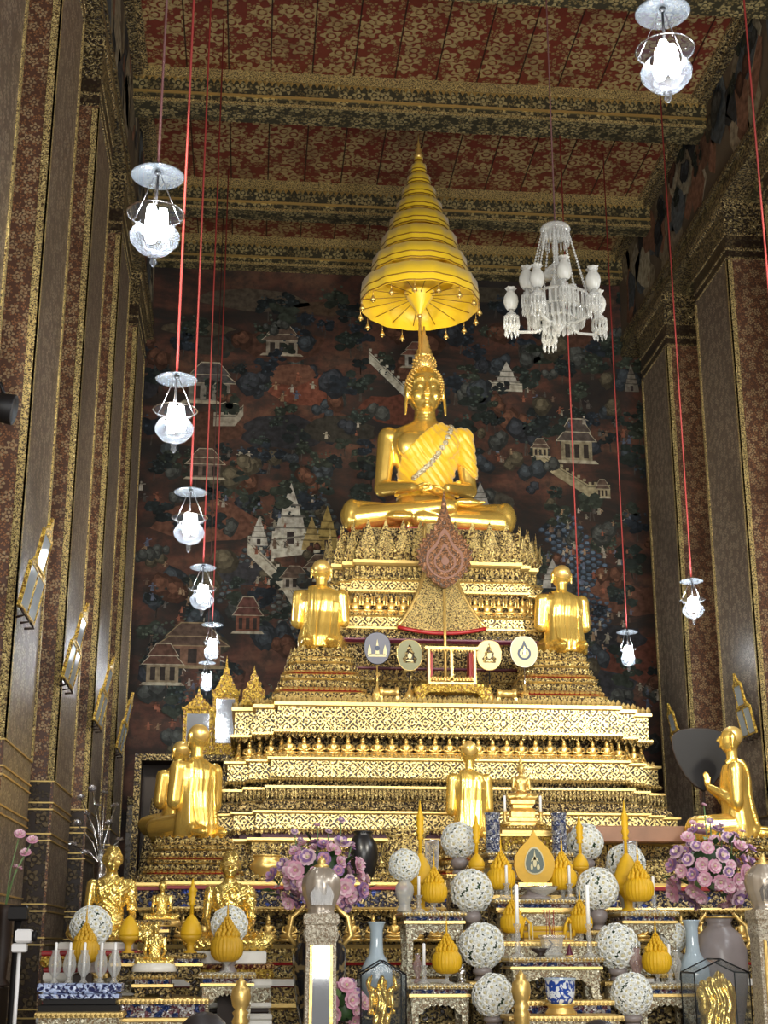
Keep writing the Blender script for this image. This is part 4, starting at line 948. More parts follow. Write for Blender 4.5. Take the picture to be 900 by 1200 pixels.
# four small round fans on stands
def small_fan(px,py,rx,ry,face,rim,stand,label,motif):
    Y=12.80 if px not in(480,573) else 12.86; P=at(px,py,Y); h=P.z-3.665; t=thing('round_fan',(P.x,Y,3.665),label,'fan','small emblem fans on stands'); s=.00785
    n=28; ol=[]
    for i in range(n):
        a=2*PI*i/n; q=1+.06*sin(a); x=rx*s*q*math.copysign(abs(cos(a))**.9,cos(a)); ol.append((x,h+ry*s*math.copysign(abs(sin(a))**.9,sin(a))))
    MB().prism(ol,-.012,.0,0,1).build('face',[face,rim],t)
    b=MB(); b.tube([(x,-.006,z) for x,z in ol+ol[:1]],.006,6); b.build('rim',rim,t)
    b=MB(); q=s
    if motif=='drop':
        for w_,m_,y_ in ((16,0,-.014),(11,1,-.016),(5,0,-.018)):
            b.prism([(w_*q*.5*cos(2*PI*i/20),h-2*q+w_*q*.5*sin(2*PI*i/20)) for i in range(20)],y_,y_+.003,m_)
        b.prism([(-4*q,h+4*q),(4*q,h+4*q),(0,h+14*q)],-.0145,-.012,0); b.prism([(-1.5*q,h-4*q),(1.5*q,h-4*q),(1*q,h+4*q),(0,h+7*q),(-1*q,h+4*q)],-.021,-.018,2)
        b.build('emblem',['navy','cream','gold_satin'],t)
    elif motif=='towers':
        for dx,hh in ((-9,8),(0,13),(9,8)): b.prism([((dx-2.5)*q,h-8*q),((dx+2.5)*q,h-8*q),((dx+1.6)*q,h-4*q+hh*q*.4),(dx*q,h-6*q+hh*q*1.3),((dx-1.6)*q,h-4*q+hh*q*.4)],-.016,-.012,0)
        b.prism([(-11*q,h-10*q),(11*q,h-10*q),(9*q,h-7*q),(-9*q,h-7*q)],-.016,-.012,0); b.lathe([(.001,0),(4*q,0)],c=(0,-.017,h),n=12) if False else b.prism([(3*q*cos(2*PI*i/12),h+3*q*sin(2*PI*i/12)) for i in range(12)],-.018,-.012,1)
        b.build('emblem',['cream','navy'],t)
    else:
        b.prism([(-7*q,h-9*q),(7*q,h-9*q),(8.5*q,h-4*q),(5*q,h-1*q),(5.5*q,h+3*q),(3*q,h+5*q),(2*q,h+9*q),(0,h+14*q),(-2*q,h+9*q),(-3*q,h+5*q),(-5.5*q,h+3*q),(-5*q,h-1*q),(-8.5*q,h-4*q)],-.016,-.012,0)
        b.prism([(2.6*q*cos(2*PI*i/12),h-1*q+3.4*q*sin(2*PI*i/12)) for i in range(12)],-.019,-.012,1); b.prism([(-4.5*q,h-7.5*q),(4.5*q,h-7.5*q),(3*q,h-5.5*q),(-3*q,h-5.5*q)],-.019,-.012,1)
        b.build('emblem',['orn_dark' if face!='cream' else 'orn_gold','cream'],t)
    MB().tube([(0,0,.05),(0,0,h-ry*s*.95)],.006,7).build('pole',stand,t)
    MB().lathe([(.05,0),(.055,.02),(.045,.035),(.05,.06),(.03,.10),(.012,.13),(.008,.18)],n=14).build('foot','gold_satin',t)
small_fan(442,760,15,18.5,'fan_grey','black','gold_satin','small grey fan with pale towers, leftmost of the four fans','towers')
small_fan(480,768,14.5,18,'fan_olive','gold_satin','black','small olive-grey fan, second from the left','crest')
small_fan(573,768,14.5,17.5,'cream','gold_satin','black','small cream fan with a brown crest, third from the left','crest')
small_fan(614,764,15.5,18,'cream','white_paint','silver','small cream fan with a dark blue drop emblem, rightmost of the four','drop')
# gilded seat-stand in the middle
P=at(530,820,12.79); t=thing('gilded_stand',(P.x,12.80,3.665),'openwork gilded frame on a low bench between the four small fans','stand'); s=.0079
b=MB()
b.box(-44*s,44*s,-.07,.12,.085,.135,0,.006); b.box(-36*s,36*s,-.05,.10,.135,.165,0,.004)
for q in (-1,1): b.prism([(q*x*s,z) for x,z in ((44,.1),(40,0),(34,.0),(32,.05),(26,.09))][::q],-.075,-.03,0); b.prism([(q*x*s,z) for x,z in ((44,.1),(40,0),(34,.0),(32,.05),(26,.09))][::q],.07,.11,0)
b.build('bench','orn_yel',t)
b=MB(); b.frame(-28*s,28*s,.165,.50,.02,-.03,.03,0); b.box(-31*s,31*s,-.035,.035,.485,.51,0); b.box(-.012,.012,-.02,.02,.19,.49,0); b.box(-26*s,26*s,-.02,.02,.20,.225,0); b.build('frame','gold_satin',t)
b=MB()
for i in range(14): x=(-23+i*3.5)*s; MB().lathe([(.006,0),(.011,.02),(.004,.04)],c=(x,-.032,.20),n=6).build('baluster','gold_satin',t); MB().lathe([(.004,0),(.008,.02),(.003,.03)],c=(x,-.032,.455),n=6).build('baluster','gold_satin',t)
[MB().box(q*26*s-(.0 if q<0 else .035),q*26*s+(.035 if q<0 else 0),.032,.20,.19,.48).build('side_panel','red',t) for q in (-1,1)]
for px,w in ((456,'left'),(594,'right')):
    P=at(px,815,12.78); t=thing('gilded_drum',(P.x,12.79,3.665),'small gilded drum-shaped box on the altar top, %s of the gilded stand'%w,'box','small gilded drums')
    b=MB(); b.T=Matrix.Translation((0,0,.085))@Matrix.Rotation(R(90),4,'Y'); b.lathe([(.03,-.09),(.05,-.085),(.05,-.06),(.035,-.05),(.035,.05),(.05,.06),(.05,.085),(.03,.09)],n=16); b.build('barrel','gold_satin',t)
    b=MB(); b.box(-.09,-.06,-.03,.03,0,.05); b.box(.06,.09,-.03,.03,0,.05); b.build('feet','gold_satin',t)
# ---- dark cabinet with mirrors on top, left
P0=at(160,885,13.7); P1=at(268,885,13.7); zt=P0.z; t=thing('display_cabinet',((P0.x+P1.x)/2,13.7,0),'dark recessed cabinet with a gilded frame, left of the stepped altar','cabinet'); w=(P1.x-P0.x)/2
b=MB(); b.box(-w,w,.35,.4,0,zt); b.box(-w,-w+.04,0,.4,0,zt); b.box(w-.04,w,0,.4,0,zt); b.box(-w,w,0,.4,zt-.05,zt); b.box(-w,w,0,.4,0,.06); b.build('carcass','dark_wood',t)
MB().frame(-w-.01,w+.01,0,zt+.01,.06,-.03,.0).build('frame','orn_dark',t)
MB().box(.02,w-.08,.30,.34,.4,zt-.15).build('carved_panel','orn_dark',t)
b=MB(); b.loft([(-.25,.22,.9,.13,.08),(-.25,.22,1.6,.12,.07),(-.25,.22,2.2,.14,.08),(-.25,.22,2.5,.10,.06),(-.25,.22,2.7,.05,.04),(-.25,.22,2.9,.04,.03)],14); b.build('carved_figure','orn_dark',t)
zc=zt+.012
def gilt_mirror(px0,px1,pyt,Y,label,ph=.62):
    A0=xat(px0,Y,zc+.4);A1=xat(px1,Y,zc+.4); w=(A1-A0)/2; top=at(px0,pyt,Y).z-zc; t=thing('gilded_mirror',((A0+A1)/2,Y,zc),label,'mirror','gilded mirrors with flame crowns')
    pz=top*ph; b=MB(); b.frame(-w,w,.09,pz,.035,-.03,.02); b.box(-w*1.12,w*1.12,-.06,.04,0,.09,0,.01); b.build('frame','orn_yel',t)
    MB().box(-w+.03,w-.03,-.012,.0,.12,pz-.03).build('mirror_glass','mirror',t)
    c=MB(); h=top-pz; q=[(w*1.1,0),(w*1.12,h*.14),(w*.95,h*.10),(w*.75,h*.2),(w*.62,h*.3),(w*.5,h*.34),(w*.42,h*.46),(w*.25,h*.5),(w*.22,h*.64),(w*.1,h*.68),(w*.07,h*.82),(0,h)]
    full=q+[(-x,z) for x,z in reversed(q[:-1])]; c.prism([(x,z+pz) for x,z in full],-.03,.02); c.prism([(x*.6,z*.62+pz) for x,z in full],-.055,.0); c.prism([(x*.3,z*.36+pz+.02) for x,z in full],-.075,.0); c.build('flame_crown','orn_yel',t)
gilt_mirror(215,250,805,13.74,'smaller gilded mirror with a pointed crown, left of the taller one on the dark cabinet',.66)
gilt_mirror(249,279,768,13.84,'taller gilded mirror with a flame crown on the dark cabinet, touching the altar',.60)
# ---- leaning mirrors on the columns
def lean_mirror(px,py,X,s,label,H=.86,W=.52,hang=.26,yaw=0):
    P=atX(px,py,X); t=thing('leaning_mirror',P,label,'mirror','leaning gilded mirrors on the pillars')
    b=MB(); b.frame(-W/2,W/2,-H*.5,-H*.02,.015,-.012,.012); b.box(-.012,.012,-.012,.012,-H*.5,-H*.02); b.frame(-W*.27,W*.27,-.0,H*.38,.015,-.012,.012)
    for q in (-1,1): b.prism([(q*x,z) for x,z in ((W/2,-.02),(W*.27,-.02),(W*.27,H*.10),(W*.36,.02))][::q],-.01,.01)
    b.prism([(-W*.3,H*.38),(W*.3,H*.38),(W*.12,H*.44),(.0,H*.58),(-W*.12,H*.44)],-.012,.012); b.build('frame','orn_yel',t)
    g=MB(); g.box(-W/2+.02,-.01,-.006,.004,-H*.5+.02,-H*.03); g.box(.01,W/2-.02,-.006,.004,-H*.5+.02,-H*.03); g.box(-W*.27+.02,W*.27-.02,-.006,.004,.02,H*.37); g.build('pane','pane_reflection',t)
    for q in (-1,0,1): MB().tube([(q*W*.35,.0,-H*.5),(q*W*.33,-.03,-H*.56),(q*W*.28,.02,-H*.59)],.008,5).build('hook','dark_wood',t)
    t.rotation_euler=(R(11)*1,0,s*PI/2+yaw); return t
# local -Y is the mirror's face; on the left wall it faces +X
for (px,py,n) in ((45,668,'first'),(90,757,'second'),(123,812,'third'),(147,848,'last')):
    lean_mirror(px,py,XL+.12,1,{'first':'largest leaning mirror on the left pillars, nearest the left edge','second':'second leaning mirror on the left pillars','third':'third leaning mirror on the left pillars, seen nearly edge-on','last':'last and thinnest leaning mirror on the left, by the painted wall'}[n],.60,.60)
lean_mirror(870,828,XR-.12,-1,'leaning mirror on the nearer right pillar, showing three pale panes',.58,.40)
lean_mirror(791,858,XR-.12,-1,'leaning mirror half hidden behind the black fan on the right',.58,.40)
# ---- black leaf fan, right
Y=12.5; P=at(822,890,Y); zb=0; t=thing('black_fan',(P.x,Y,0),'big black heart-shaped fan on a pole behind the pink flowers at right','fan'); s=.0077
ol=[(0,-34),(10,-28),(20,-16),(28,0),(32,14),(31,24),(24,30),(10,33),(-8,33),(-24,31),(-33,25),(-33,12),(-29,-2),(-20,-18),(-10,-28)]
MB().prism([(x*s,P.z+z*s*1.05) for x,z in ol],-.02,.01).build('blade','black',t)
MB().tube([(x*s,-.005,P.z+z*s*1.05) for x,z in ol+ol[:1]],.012,6).build('rim','dark_wood',t)
MB().tube([(0,0,0),(0,0,P.z-.2)],.014,8).build('pole','dark_wood',t)
# ================================================================ offering tables in front
def X_(px,Y,z): return xat(px,Y,z)
def pxm(Y): return Y*1.03/FPX*1.0      # metres per photo pixel, roughly, at depth Y
def table(px0,px1,pyt,Y,h,label,mats=('orn_pale','gold_line','mosaic_strip','dark_wood'),d=.34,legs=True,name='offering_table',plinth=True):
    z=at((px0+px1)/2,pyt,Y).z; x0=X_(px0,Y,z); x1=X_(px1,Y,z); w=(x1-x0)/2; t=thing(name,((x0+x1)/2,Y,z-h),label,'table'); MM=list(mats)
    b=MB(); pl=[(-w+.02,.02),(w-.02,.02),(w-.02,d-.02),(-w+.02,d-.02)]
    b.sweep(pl,[(-.01,h-.075),(.012,h-.07),(.012,h-.055),(-.003,h-.052),(-.003,h-.032),(.02,h-.028),(.02,h-.006),(.012,h)],0,True,[0,1,0,2,1,0,0])
    leaves(b,pl,.02,h-.026,h-.006,.022,1,0,.006); b.build('table_top',MM,t)
    if plinth and z-h>.1: pb=MB(); pb.sweep([(-w+.01,.01),(w-.01,.01),(w-.01,d-.01),(-w+.01,d-.01)],[(0,-(z-h)),(0,-.05),(.012,-.045),(.012,-.012),(0,-.002)],0,True,[0,1,0,1]); pb.build('plinth',['orn_dark','gold_line'],t)
    if legs:
        lw=min(.06,w*.2)
        for sx in (-1,1):
            for yy in (.02,d-.02-lw):
                l=MB(); q=[(sx*(w-.02),h-.075),(sx*(w-.03),h*.3),(sx*(w-.01),h*.08),(sx*(w-.0),0),(sx*(w-.05),0),(sx*(w-.02-lw),h*.25),(sx*(w-.03-lw),h-.075)]
                l.prism(q if sx<0 else q[::-1],yy,yy+lw); l.build('leg',MM,t)
        a=MB(); n=14; top=h-.075; dp=min(.10,h*.35); q=[(-w+.03,top),(-w+.03,top-dp)]
        for i in range(n+1):
            u=-1+2*i/n; q.append((u*(w-.07),top-dp*.35-dp*.55*abs(u)**3-.012*(i%2)))
        q+=[(w-.03,top-dp),(w-.03,top)]
        a.prism(q[::-1],.025,.05); a.build('carved_apron',MM,t)
        if h>.3: MB().box(-w+.04,w-.04,.03,d-.03,.05,.09,0).build('stretcher_shelf',MM,t)
    else:
        b=MB(); b.sweep([(-w+.03,.03),(w-.03,.03),(w-.03,d-.03),(-w+.03,d-.03)],[(.01,0),(.01,.03),(-.005,.04),(-.005,h*.4),(.01,h*.42),(.01,h*.46),(-.005,h*.48),(-.005,h-.09),(.01,h-.08),(.01,h-.075)],0,True,[1,0,0,1,1,2,0,1,1]); b.build('body',MM,t)
    return z
# step blocks that carry everything to the floor
def block(px0,px1,pyt,Y,label,d=.34,mats=('orn_dark','gold_line','orn_pale'),name='altar_step'):
    z=at((px0+px1)/2,pyt,Y).z; x0=X_(px0,Y,z); x1=X_(px1,Y,z); t=thing(name,((x0+x1)/2,Y,0),label,'step'); w=(x1-x0)/2
    pl=[(-w,0),(w,0),(w,d),(-w,d)]
    b=MB(); b.sweep(pl,[(0,0),(.0,z-.12),(.015,z-.115),(.015,z-.10),(0,z-.095),(0,z-.03)],0,True,[0,1,1,1,2]); b.build('body',list(mats),t)
    b=MB(); b.sweep(pl,[(.0,z-.03),(.02,z-.027),(.02,z-.004),(.012,z)],1,True); leaves(b,pl,.02,z-.026,z-.004,.025,1,0,.005); b.build('top_slab',list(mats),t); return z
# ---------- generic offerings
def lump_ring(b,r,z,n,s,mi=0,h=1.4): 
    for i in range(n): a=2*PI*i/n; b.ell((r*cos(a),r*sin(a),z),(s,s,s*h),6,mi)
def phum(t,s,foot='glass',mat='wax_yellow'):
    """feathered ball with a tiered spire on a glass foot; s = overall height"""
    b=MB(); b.lathe([(.10*s,0),(.10*s,.012*s),(.03*s,.03*s),(.022*s,.09*s),(.05*s,.12*s),(.11*s,.15*s),(.135*s,.20*s),(.13*s,.21*s)],n=18); b.build('glass_foot',foot,t)
    b=MB(); b.lathe([(.08*s,.135*s),(.15*s,.16*s),(.20*s,.23*s),(.21*s,.31*s),(.20*s,.39*s),(.15*s,.46*s),(.09*s,.50*s)],n=72,mod=lambda a,k:1+.07*sin(a*24)); b.build('feathered_ball',mat,t)
    b=MB()
    for k,(r,z,n,q) in enumerate(((.14,.48,13,.034),(.11,.525,10,.032),(.085,.57,9,.027),(.062,.61,8,.024),(.043,.65,7,.020),(.028,.69,6,.015))): lump_ring(b,r*s,z*s,n,q*s)
    b.lathe([(.08*s,.42*s),(.05*s,.52*s),(.02*s,.66*s),(.014*s,.72*s)],n=10); b.build('petal_tiers',mat,t)
    b=MB(); b.lathe([(.016*s,.66*s),(.022*s,.70*s),(.012*s,.74*s),(.018*s,.77*s),(.009*s,.82*s),(.012*s,.85*s),(.005*s,.90*s),(.002*s,1.0*s)],n=8); b.build('spire',mat,t)
def bud(t,s,w,tall=0,mat='wax_yellow',stand='wax_amber'):
    b=MB(); b.lathe([(.62*w,.0),(.60*w,.03*s),(.30*w,.08*s),(.34*w,.22*s),(.60*w,.30*s),(.92*w,.36*s),(.98*w,.44*s)],n=24); b.build('stand',stand,t)
    b=MB(); b.lathe([(.98*w,.44*s),(1.0*w,.50*s),(.93*w,.62*s),(.72*w,.76*s),(.42*w,.89*s),(.14*w,.97*s),(.04*w,1.0*s)],n=24); b.build('bud',mat,t)
    if tall:
        b=MB(); u=tall; z0=s*.97; b.lathe([(.012,z0),(.010,z0+.25*u),(.022,z0+.28*u),(.014,z0+.33*u),(.026,z0+.40*u),(.018,z0+.47*u),(.024,z0+.54*u),(.020,z0+.62*u),(.026,z0+.66*u),(.012,z0+.78*u),(.003,z0+u)],n=9,mod=lambda a,k:1+.12*sin(a*4+k)); b.build('spire',mat,t)
mum=MB()
mum.ell((0,0,.002),(.007,.007,.006),6,1)
for k,(n_,r_,up_) in enumerate(((9,.021,.001),(7,.014,.007))):
    for i in range(n_):
        a=2*PI*(i+.5*k)/n_; ca,sa=cos(a),sin(a); w_=.0055
        Q=lambda u,v,h:(ca*u-sa*v,sa*u+ca*v,h)
        mum.add([Q(.003,-w_*.5,.001),Q(.003,w_*.5,.001),Q(r_*.7,w_,up_*.8+.003),Q(r_,0,up_),Q(r_*.7,-w_,up_*.8+.003)],[(0,1,2,3,4)],0,False)
mum_m=mum.mesh('chrysanthemum',['white_flower','cream'])
def ball(px,py,rpx,Y,vh,label,vmat='ash_grey',zb=None,n=100,rr=None):
    c=at(px,py,Y); r=rpx*pxm(Y); zb=c.z-r-vh if zb is None else zb; t=thing('flower_ball_vase',(c.x,Y,zb),label,'flower arrangement','white chrysanthemum balls in vases'); hc=c.z-zb
    top=hc-r*.85; b=MB(); b.lathe([(.045,0),(.05,.01),(.032,.035),(.036,top*.25),(.058,top*.60),(.055,top*.78),(.036,top*.92),(.045,top+.01)],n=18); b.build('vase',vmat,t)
    b=MB(); b.ell((0,0,hc),r*.86,16); b.build('leafy_core','leaf_dark',t)
    for i in range(n):
        z=1-2*(i+.5)/n; q=math.sqrt(1-z*z); a=i*2.39996+random.uniform(-.12,.12); v=Vector((q*cos(a),q*sin(a),z)); o=link('chrysanthemum',mum_m,t,v*r*random.uniform(.88,.95)+Vector((0,0,hc))); o.rotation_euler=v.to_track_quat('Z','Y').to_euler(); s=r/.13*random.uniform(1.35,1.7); o.scale=(s,s,s)
def candle(px,Y,zb,h,label,hold='crystal',r=.009):
    x=X_(px,Y,zb); t=thing('candle_holder',(x,Y,zb),label,'candle'); u=h*.45
    b=MB(); b.lathe([(.035,0),(.036,.008),(.012,.02),(.016,u*.3),(.009,u*.45),(.017,u*.6),(.010,u*.8),(.022,u*.95),(.024,u)],n=14); b.build('holder',hold,t)
    MB().lathe([(r,u),(r,h-.004),(r*.4,h)],n=12).build('candle','candle',t); MB().tube([(0,0,h-.002),(0.001,0,h+.010)],.0012,5).build('wick','black',t)
# ---------- centre axis, from the back
zS=table(571,672,998,9.35,.30,'gilded shrine cabinet behind the gold emblem leaf, carrying the small seated Buddha',legs=False,d=.42)
zM=table(585,650,967,9.55,at(617,967,9.55).z-zS,'small scalloped table on top of the shrine cabinet',mats=('orn_yel','gold_line','gold_line','dark_wood'),d=.20,plinth=False)
t=thing('stepped_pedestal',(X_(612,9.65,zM),9.65,zM),'stepped golden base under the small seated Buddha','base'); hb=at(612,938,9.65).z-zM
b=MB(); b.sweep([(-.08,-.05),(.08,-.05),(.08,.05),(-.08,.05)],[(.03,0),(.03,.02),(.015,.03),(.015,.05),(.0,.06),(.0,hb*.55),(.01,hb*.58),(-.015,hb*.7),(-.015,hb*.8),(.0,hb*.85),(0,hb)],0); b.build('body','gold_satin',t)
bb=MB(); bb.T=Matrix.Scale(.155,4); buddha_mesh(bb); bb.T=None; sm=fuse(bb,.0042,2); sm.materials.append(MATS['gold_satin'])
def small_buddha(x,Y,z,label,k=1):
    t=thing('small_buddha',(x,Y,z),label,'statue',sc=k); link('body',sm,t); b=MB(); b.T=Matrix.Scale(.155,4); b.ell((0,.045,1.69),(.2,.2,.26),16); b.ell((0,.05,1.97),(.12,.12,.13),12); b.lathe([(.09,2.04),(.06,2.15),(.03,2.3),(.01,2.5)],c=(0,.05,0),n=10); b.build('hair','gold_satin',t)
small_buddha(X_(612,9.62,zM+hb),9.64,zM+hb,'small golden seated Buddha at the centre of the offering tables',.82)
for px in (592,634): candle(px,9.52,zM,.19,'short white candle on a gold holder %s of the small Buddha'%('left' if px<600 else 'right'),'gold_satin')
for px,n in ((578,'left'),(656,'right')):
    t=thing('patterned_vase',(X_(px,9.42,zS),9.42,zS),'blue and silver cylindrical vase %s of the small Buddha table'%n,'vase','blue and silver cylinder vases'); h=at(px,952,9.42).z-zS
    MB().lathe([(.050,0),(.052,.01),(.047,.02),(.047,h*.9),(.052,h*.95),(.054,h)],n=24).build('body','orn_silver',t); MB().lathe([(.053,h*.97),(.057,h*.985),(.053,h)],n=24).build('rim','silver',t)
z3=table(580,690,1053,8.95,.33,'carved pale gold cabinet table below the emblem leaf',legs=False,d=.20)
P=at(628,1045,9.02); t=thing('emblem_leaf',(P.x,9.05,z3),'yellow leaf-shaped plaque with a dark green drop emblem at the centre','plaque')
k=pxm(9.05); h0=.085; lp=leaf_pts(46*k,56*k,30)
MB().prism([(x,z+h0) for x,z in [(q*23*k*1.0,w*k) for q,w in ((-.55,2),(.55,2),(.82,8),(1,20),(.97,30),(.70,40),(.38,47),(.12,54),(0,60),(-.12,54),(-.38,47),(-.70,40),(-.97,30),(-1,20),(-.82,8))]],-.012,.015).build('leaf','wax_amber',t)
def drop(cx,cz,w,h,n=24): return [(cx+w*sin(2*PI*i/n)*(1-.25*(1-cos(2*PI*i/n))*.5),cz+h*(-cos(2*PI*i/n)) if cos(2*PI*i/n)>0 else cz+h*1.35*(-cos(2*PI*i/n))) for i in range(n)]
b=MB(); c0=h0+24*k; b.prism(drop(0,c0,13*k,13*k),-.018,-.012,1); b.prism(drop(0,c0,11.5*k,11.5*k),-.022,-.012,0)
for px,pz,w,h in ((0,0,2.2,5),(-3.6,-5,1.6,2.8),(3.8,-5,2,2.6)): b.prism(drop(px*k,c0+pz*k,w*k,h*k,12),-.026,-.012,1)
b.prism([(-4.5*k,c0+1*k),(0,c0+3*k),(4.5*k,c0+1*k),(3*k,c0+5*k),(1.2*k,c0+6*k),(0,c0+14*k),(-1.2*k,c0+6*k),(-3*k,c0+5*k)],-.026,-.012,1)
b.build('emblem',['emblem_green','cream'],t)
MB().box(-19*k,19*k,-.02,.03,h0-.012,h0+.012).build('name_bar','gold_satin',t); b=MB(); b.lathe([(.10,0),(.10,.01),(.06,.03),(.05,.05),(.09,h0-.012)],n=18); b.build('silver_foot','ash_grey',t)
def place_phum(px,pyb,pyt,Y,zb,label,mat='wax_yellow',foot='crystal'):
    t=thing('feathered_offering',(X_(px,Y,zb),Y,zb),label,'offering','feathered yellow offerings with spires'); phum(t,at(px,pyt,Y).z-zb,foot,mat)
place_phum(588,1042,975,9.08,z3,'feathered yellow offering just left of the gold emblem leaf')
place_phum(660,1042,975,9.10,z3,'feathered yellow offering just right of the gold emblem leaf')
candle(594,8.99,z3,.20,'white candle on a glass holder before the offering left of the emblem leaf'); candle(668,8.99,z3,.20,'white candle on a glass holder before the offering right of the emblem leaf')
t=thing('glass_bowl',(X_(636,9.0,z3),8.99,z3),'clear glass bowl below the emblem leaf','bowl'); MB().lathe([(.05,0),(.02,.01),(.02,.02),(.075,.045),(.095,.07),(.09,.07),(.07,.048),(.01,.024)],n=24,cap=False).build('bowl','crystal',t); MB().lathe([(.096,.068),(.099,.071),(.096,.074)],n=24,cap=False).build('rim','silver',t)
zt4=block(585,706,1103,8.72,'middle step before the carved cabinet table, holding two feathered offerings',d=.22)
place_phum(601,1103,1035,8.80,zt4,'feathered yellow offering on the middle step, left of the garland tray'); place_phum(681,1103,1035,8.80,zt4,'feathered yellow offering on the middle step, right of the garland tray')
t=thing('garland_tray',(X_(642,8.82,zt4),8.84,zt4),'tray wrapped in yellow cloth with garlands between two feathered offerings','tray')
b=MB(); b.box(-.15,.15,-.06,.06,.0,.012,0); b.tube([(-.15,-.045,.035),(.15,-.045,.035)],.022,8); b.tube([(-.15,.02,.035),(.15,.02,.035)],.022,8); b.tube([(-.145,-.02,.072),(.145,-.02,.072)],.018,8); b.build('cloth_rolls','cloth_yellow',t)
b=MB()
for x in (-.14,.12): 
    b.tube([(x-.03,-.07,.02),(x-.02,-.07,.09),(x,-.06,.13),(x+.03,-.06,.10),(x+.03,-.07,.03)],.010,7)
b.build('garland_loops','wax_yellow',t)
for x in (-.12,-.10,.10,.13): MB().box(x-.004,x+.004,-.07,.05,.01,.10).build('ribbon','cream',t)
zF=table(597,708,1121,8.42,.27,'long carved pale gold table with an arched apron, above the blue and white pot',d=.27)
t=thing('incense_pot',(X_(648,8.48,zF),8.50,zF),'square frosted glass incense pot on the long carved table','incense pot'); b=MB(); b.sweep([(-.045,-.045),(.045,-.045),(.045,.045),(-.045,.045)],[(0,0),(.012,.01),(.0,.02),(.012,.10),(.02,.105),(.02,.118)],0); b.build('pot','crystal',t)
for i in range(9):
    MB().tube([(random.uniform(-.03,.03),random.uniform(-.03,.03),.1),(random.uniform(-.05,.05),random.uniform(-.04,.04),.26)],.0017,5).build('incense_stick','red' if i%3 else 'cream',t)
candle(607,8.48,zF,.40,'tall pale candle on a crystal holder at the left end of the long carved table','crystal',.012); candle(691,8.48,zF,.40,'tall pale candle on a crystal holder at the right end of the long carved table','crystal',.012)
t=thing('small_cone',(X_(668,8.46,zF),8.47,zF),'tiny dark red cone beside the incense pot','ornament'); MB().lathe([(.022,0),(.022,.01),(.012,.03),(.014,.035),(.003,.07)],n=12).build('body','maroon',t); MB().lathe([(.024,0),(.024,.006),(.018,.007)],n=12).build('foot','gold_satin',t)
t=thing('bronze_boat',(X_(634,8.46,zF),8.47,zF),'small dark bronze vessel left of the incense pot','ornament'); b=MB(); b.loft([(0,0,0,.03,.02),(0,0,.012,.015,.012),(0,0,.03,.045,.02),(0,0,.045,.06,.025)],14); b.build('bowl','dark_wood',t); MB().tube([(.05,0,.04),(.07,0,.07),(.05,0,.09)],.006,6).build('handle','dark_wood',t)
zB=block(612,715,1172,8.30,'low front step with a mosaic edge, behind the blue and white pot',d=.12,mats=('orn_pale','gold_line','mosaic_strip')); zA=block(600,726,1190,8.02,'lowest front step, carrying the blue and white pot',d=.24,mats=('orn_pale','gold_line','orn_pale'))
P=at(658,1192,8.12); t=thing('porcelain_pot',(P.x,8.13,zA),'blue and white porcelain pot on a golden ring stand','pot'); k=pxm(8.1); zr=at(658,1176,8.12).z-zA; zt_=at(658,1146,8.12).z-zA
MB().lathe([(17*k,0),(17.5*k,.01),(14*k,.03),(14.5*k,zr-.015),(17*k,zr-.005),(16*k,zr)],n=28).build('ring_stand','gold_satin',t)
b=MB(); b.lathe([(12*k,zr),(14.5*k,zr+.02),(16.0*k,zr+(zt_-zr)*.4),(16.6*k,zt_-.015),(17.6*k,zt_-.008),(17.6*k,zt_),(15.8*k,zt_),(15*k,zt_-.03)],n=32); b.build('pot','blue_white',t)
MB().lathe([(17.7*k,zt_-.012),(18*k,zt_-.005),(17.7*k,zt_+.001)],n=32,cap=False).build('rim','celadon',t)
def finial_post(px,pyt,Y,label):
    P=at(px,pyt,Y); z=P.z; k=pxm(Y); t=thing('finial_post',(P.x,Y,0),label,'post','red posts with golden bud finials')
    b=MB(); b.lathe([(6*k,z-62*k),(8.5*k,z-58*k),(8*k,z-50*k),(9.5*k,z-47*k),(7*k,z-42*k),(9*k,z-38*k),(6*k,z-35*k),(9*k,z-31*k),(11*k,z-22*k),(9.5*k,z-14*k),(5*k,z-9*k),(6*k,z-7*k),(3*k,z-4*k),(.5*k,z)],n=24); b.build('bud_finial','gold_satin',t)
    MB().lathe([(7.5*k,0),(7.5*k,z-61*k)],n=16).build('red_shaft','red',t); MB().lathe([(14*k,0),(14*k,.03),(8*k,.06)],n=20).build('base','gold_satin',t)
finial_post(610,1136,7.9,'golden bud finial on a red post left of the blue and white pot')
finial_post(283,1143,7.9,'golden bud finial on a red post before the ivory cabinet at left')
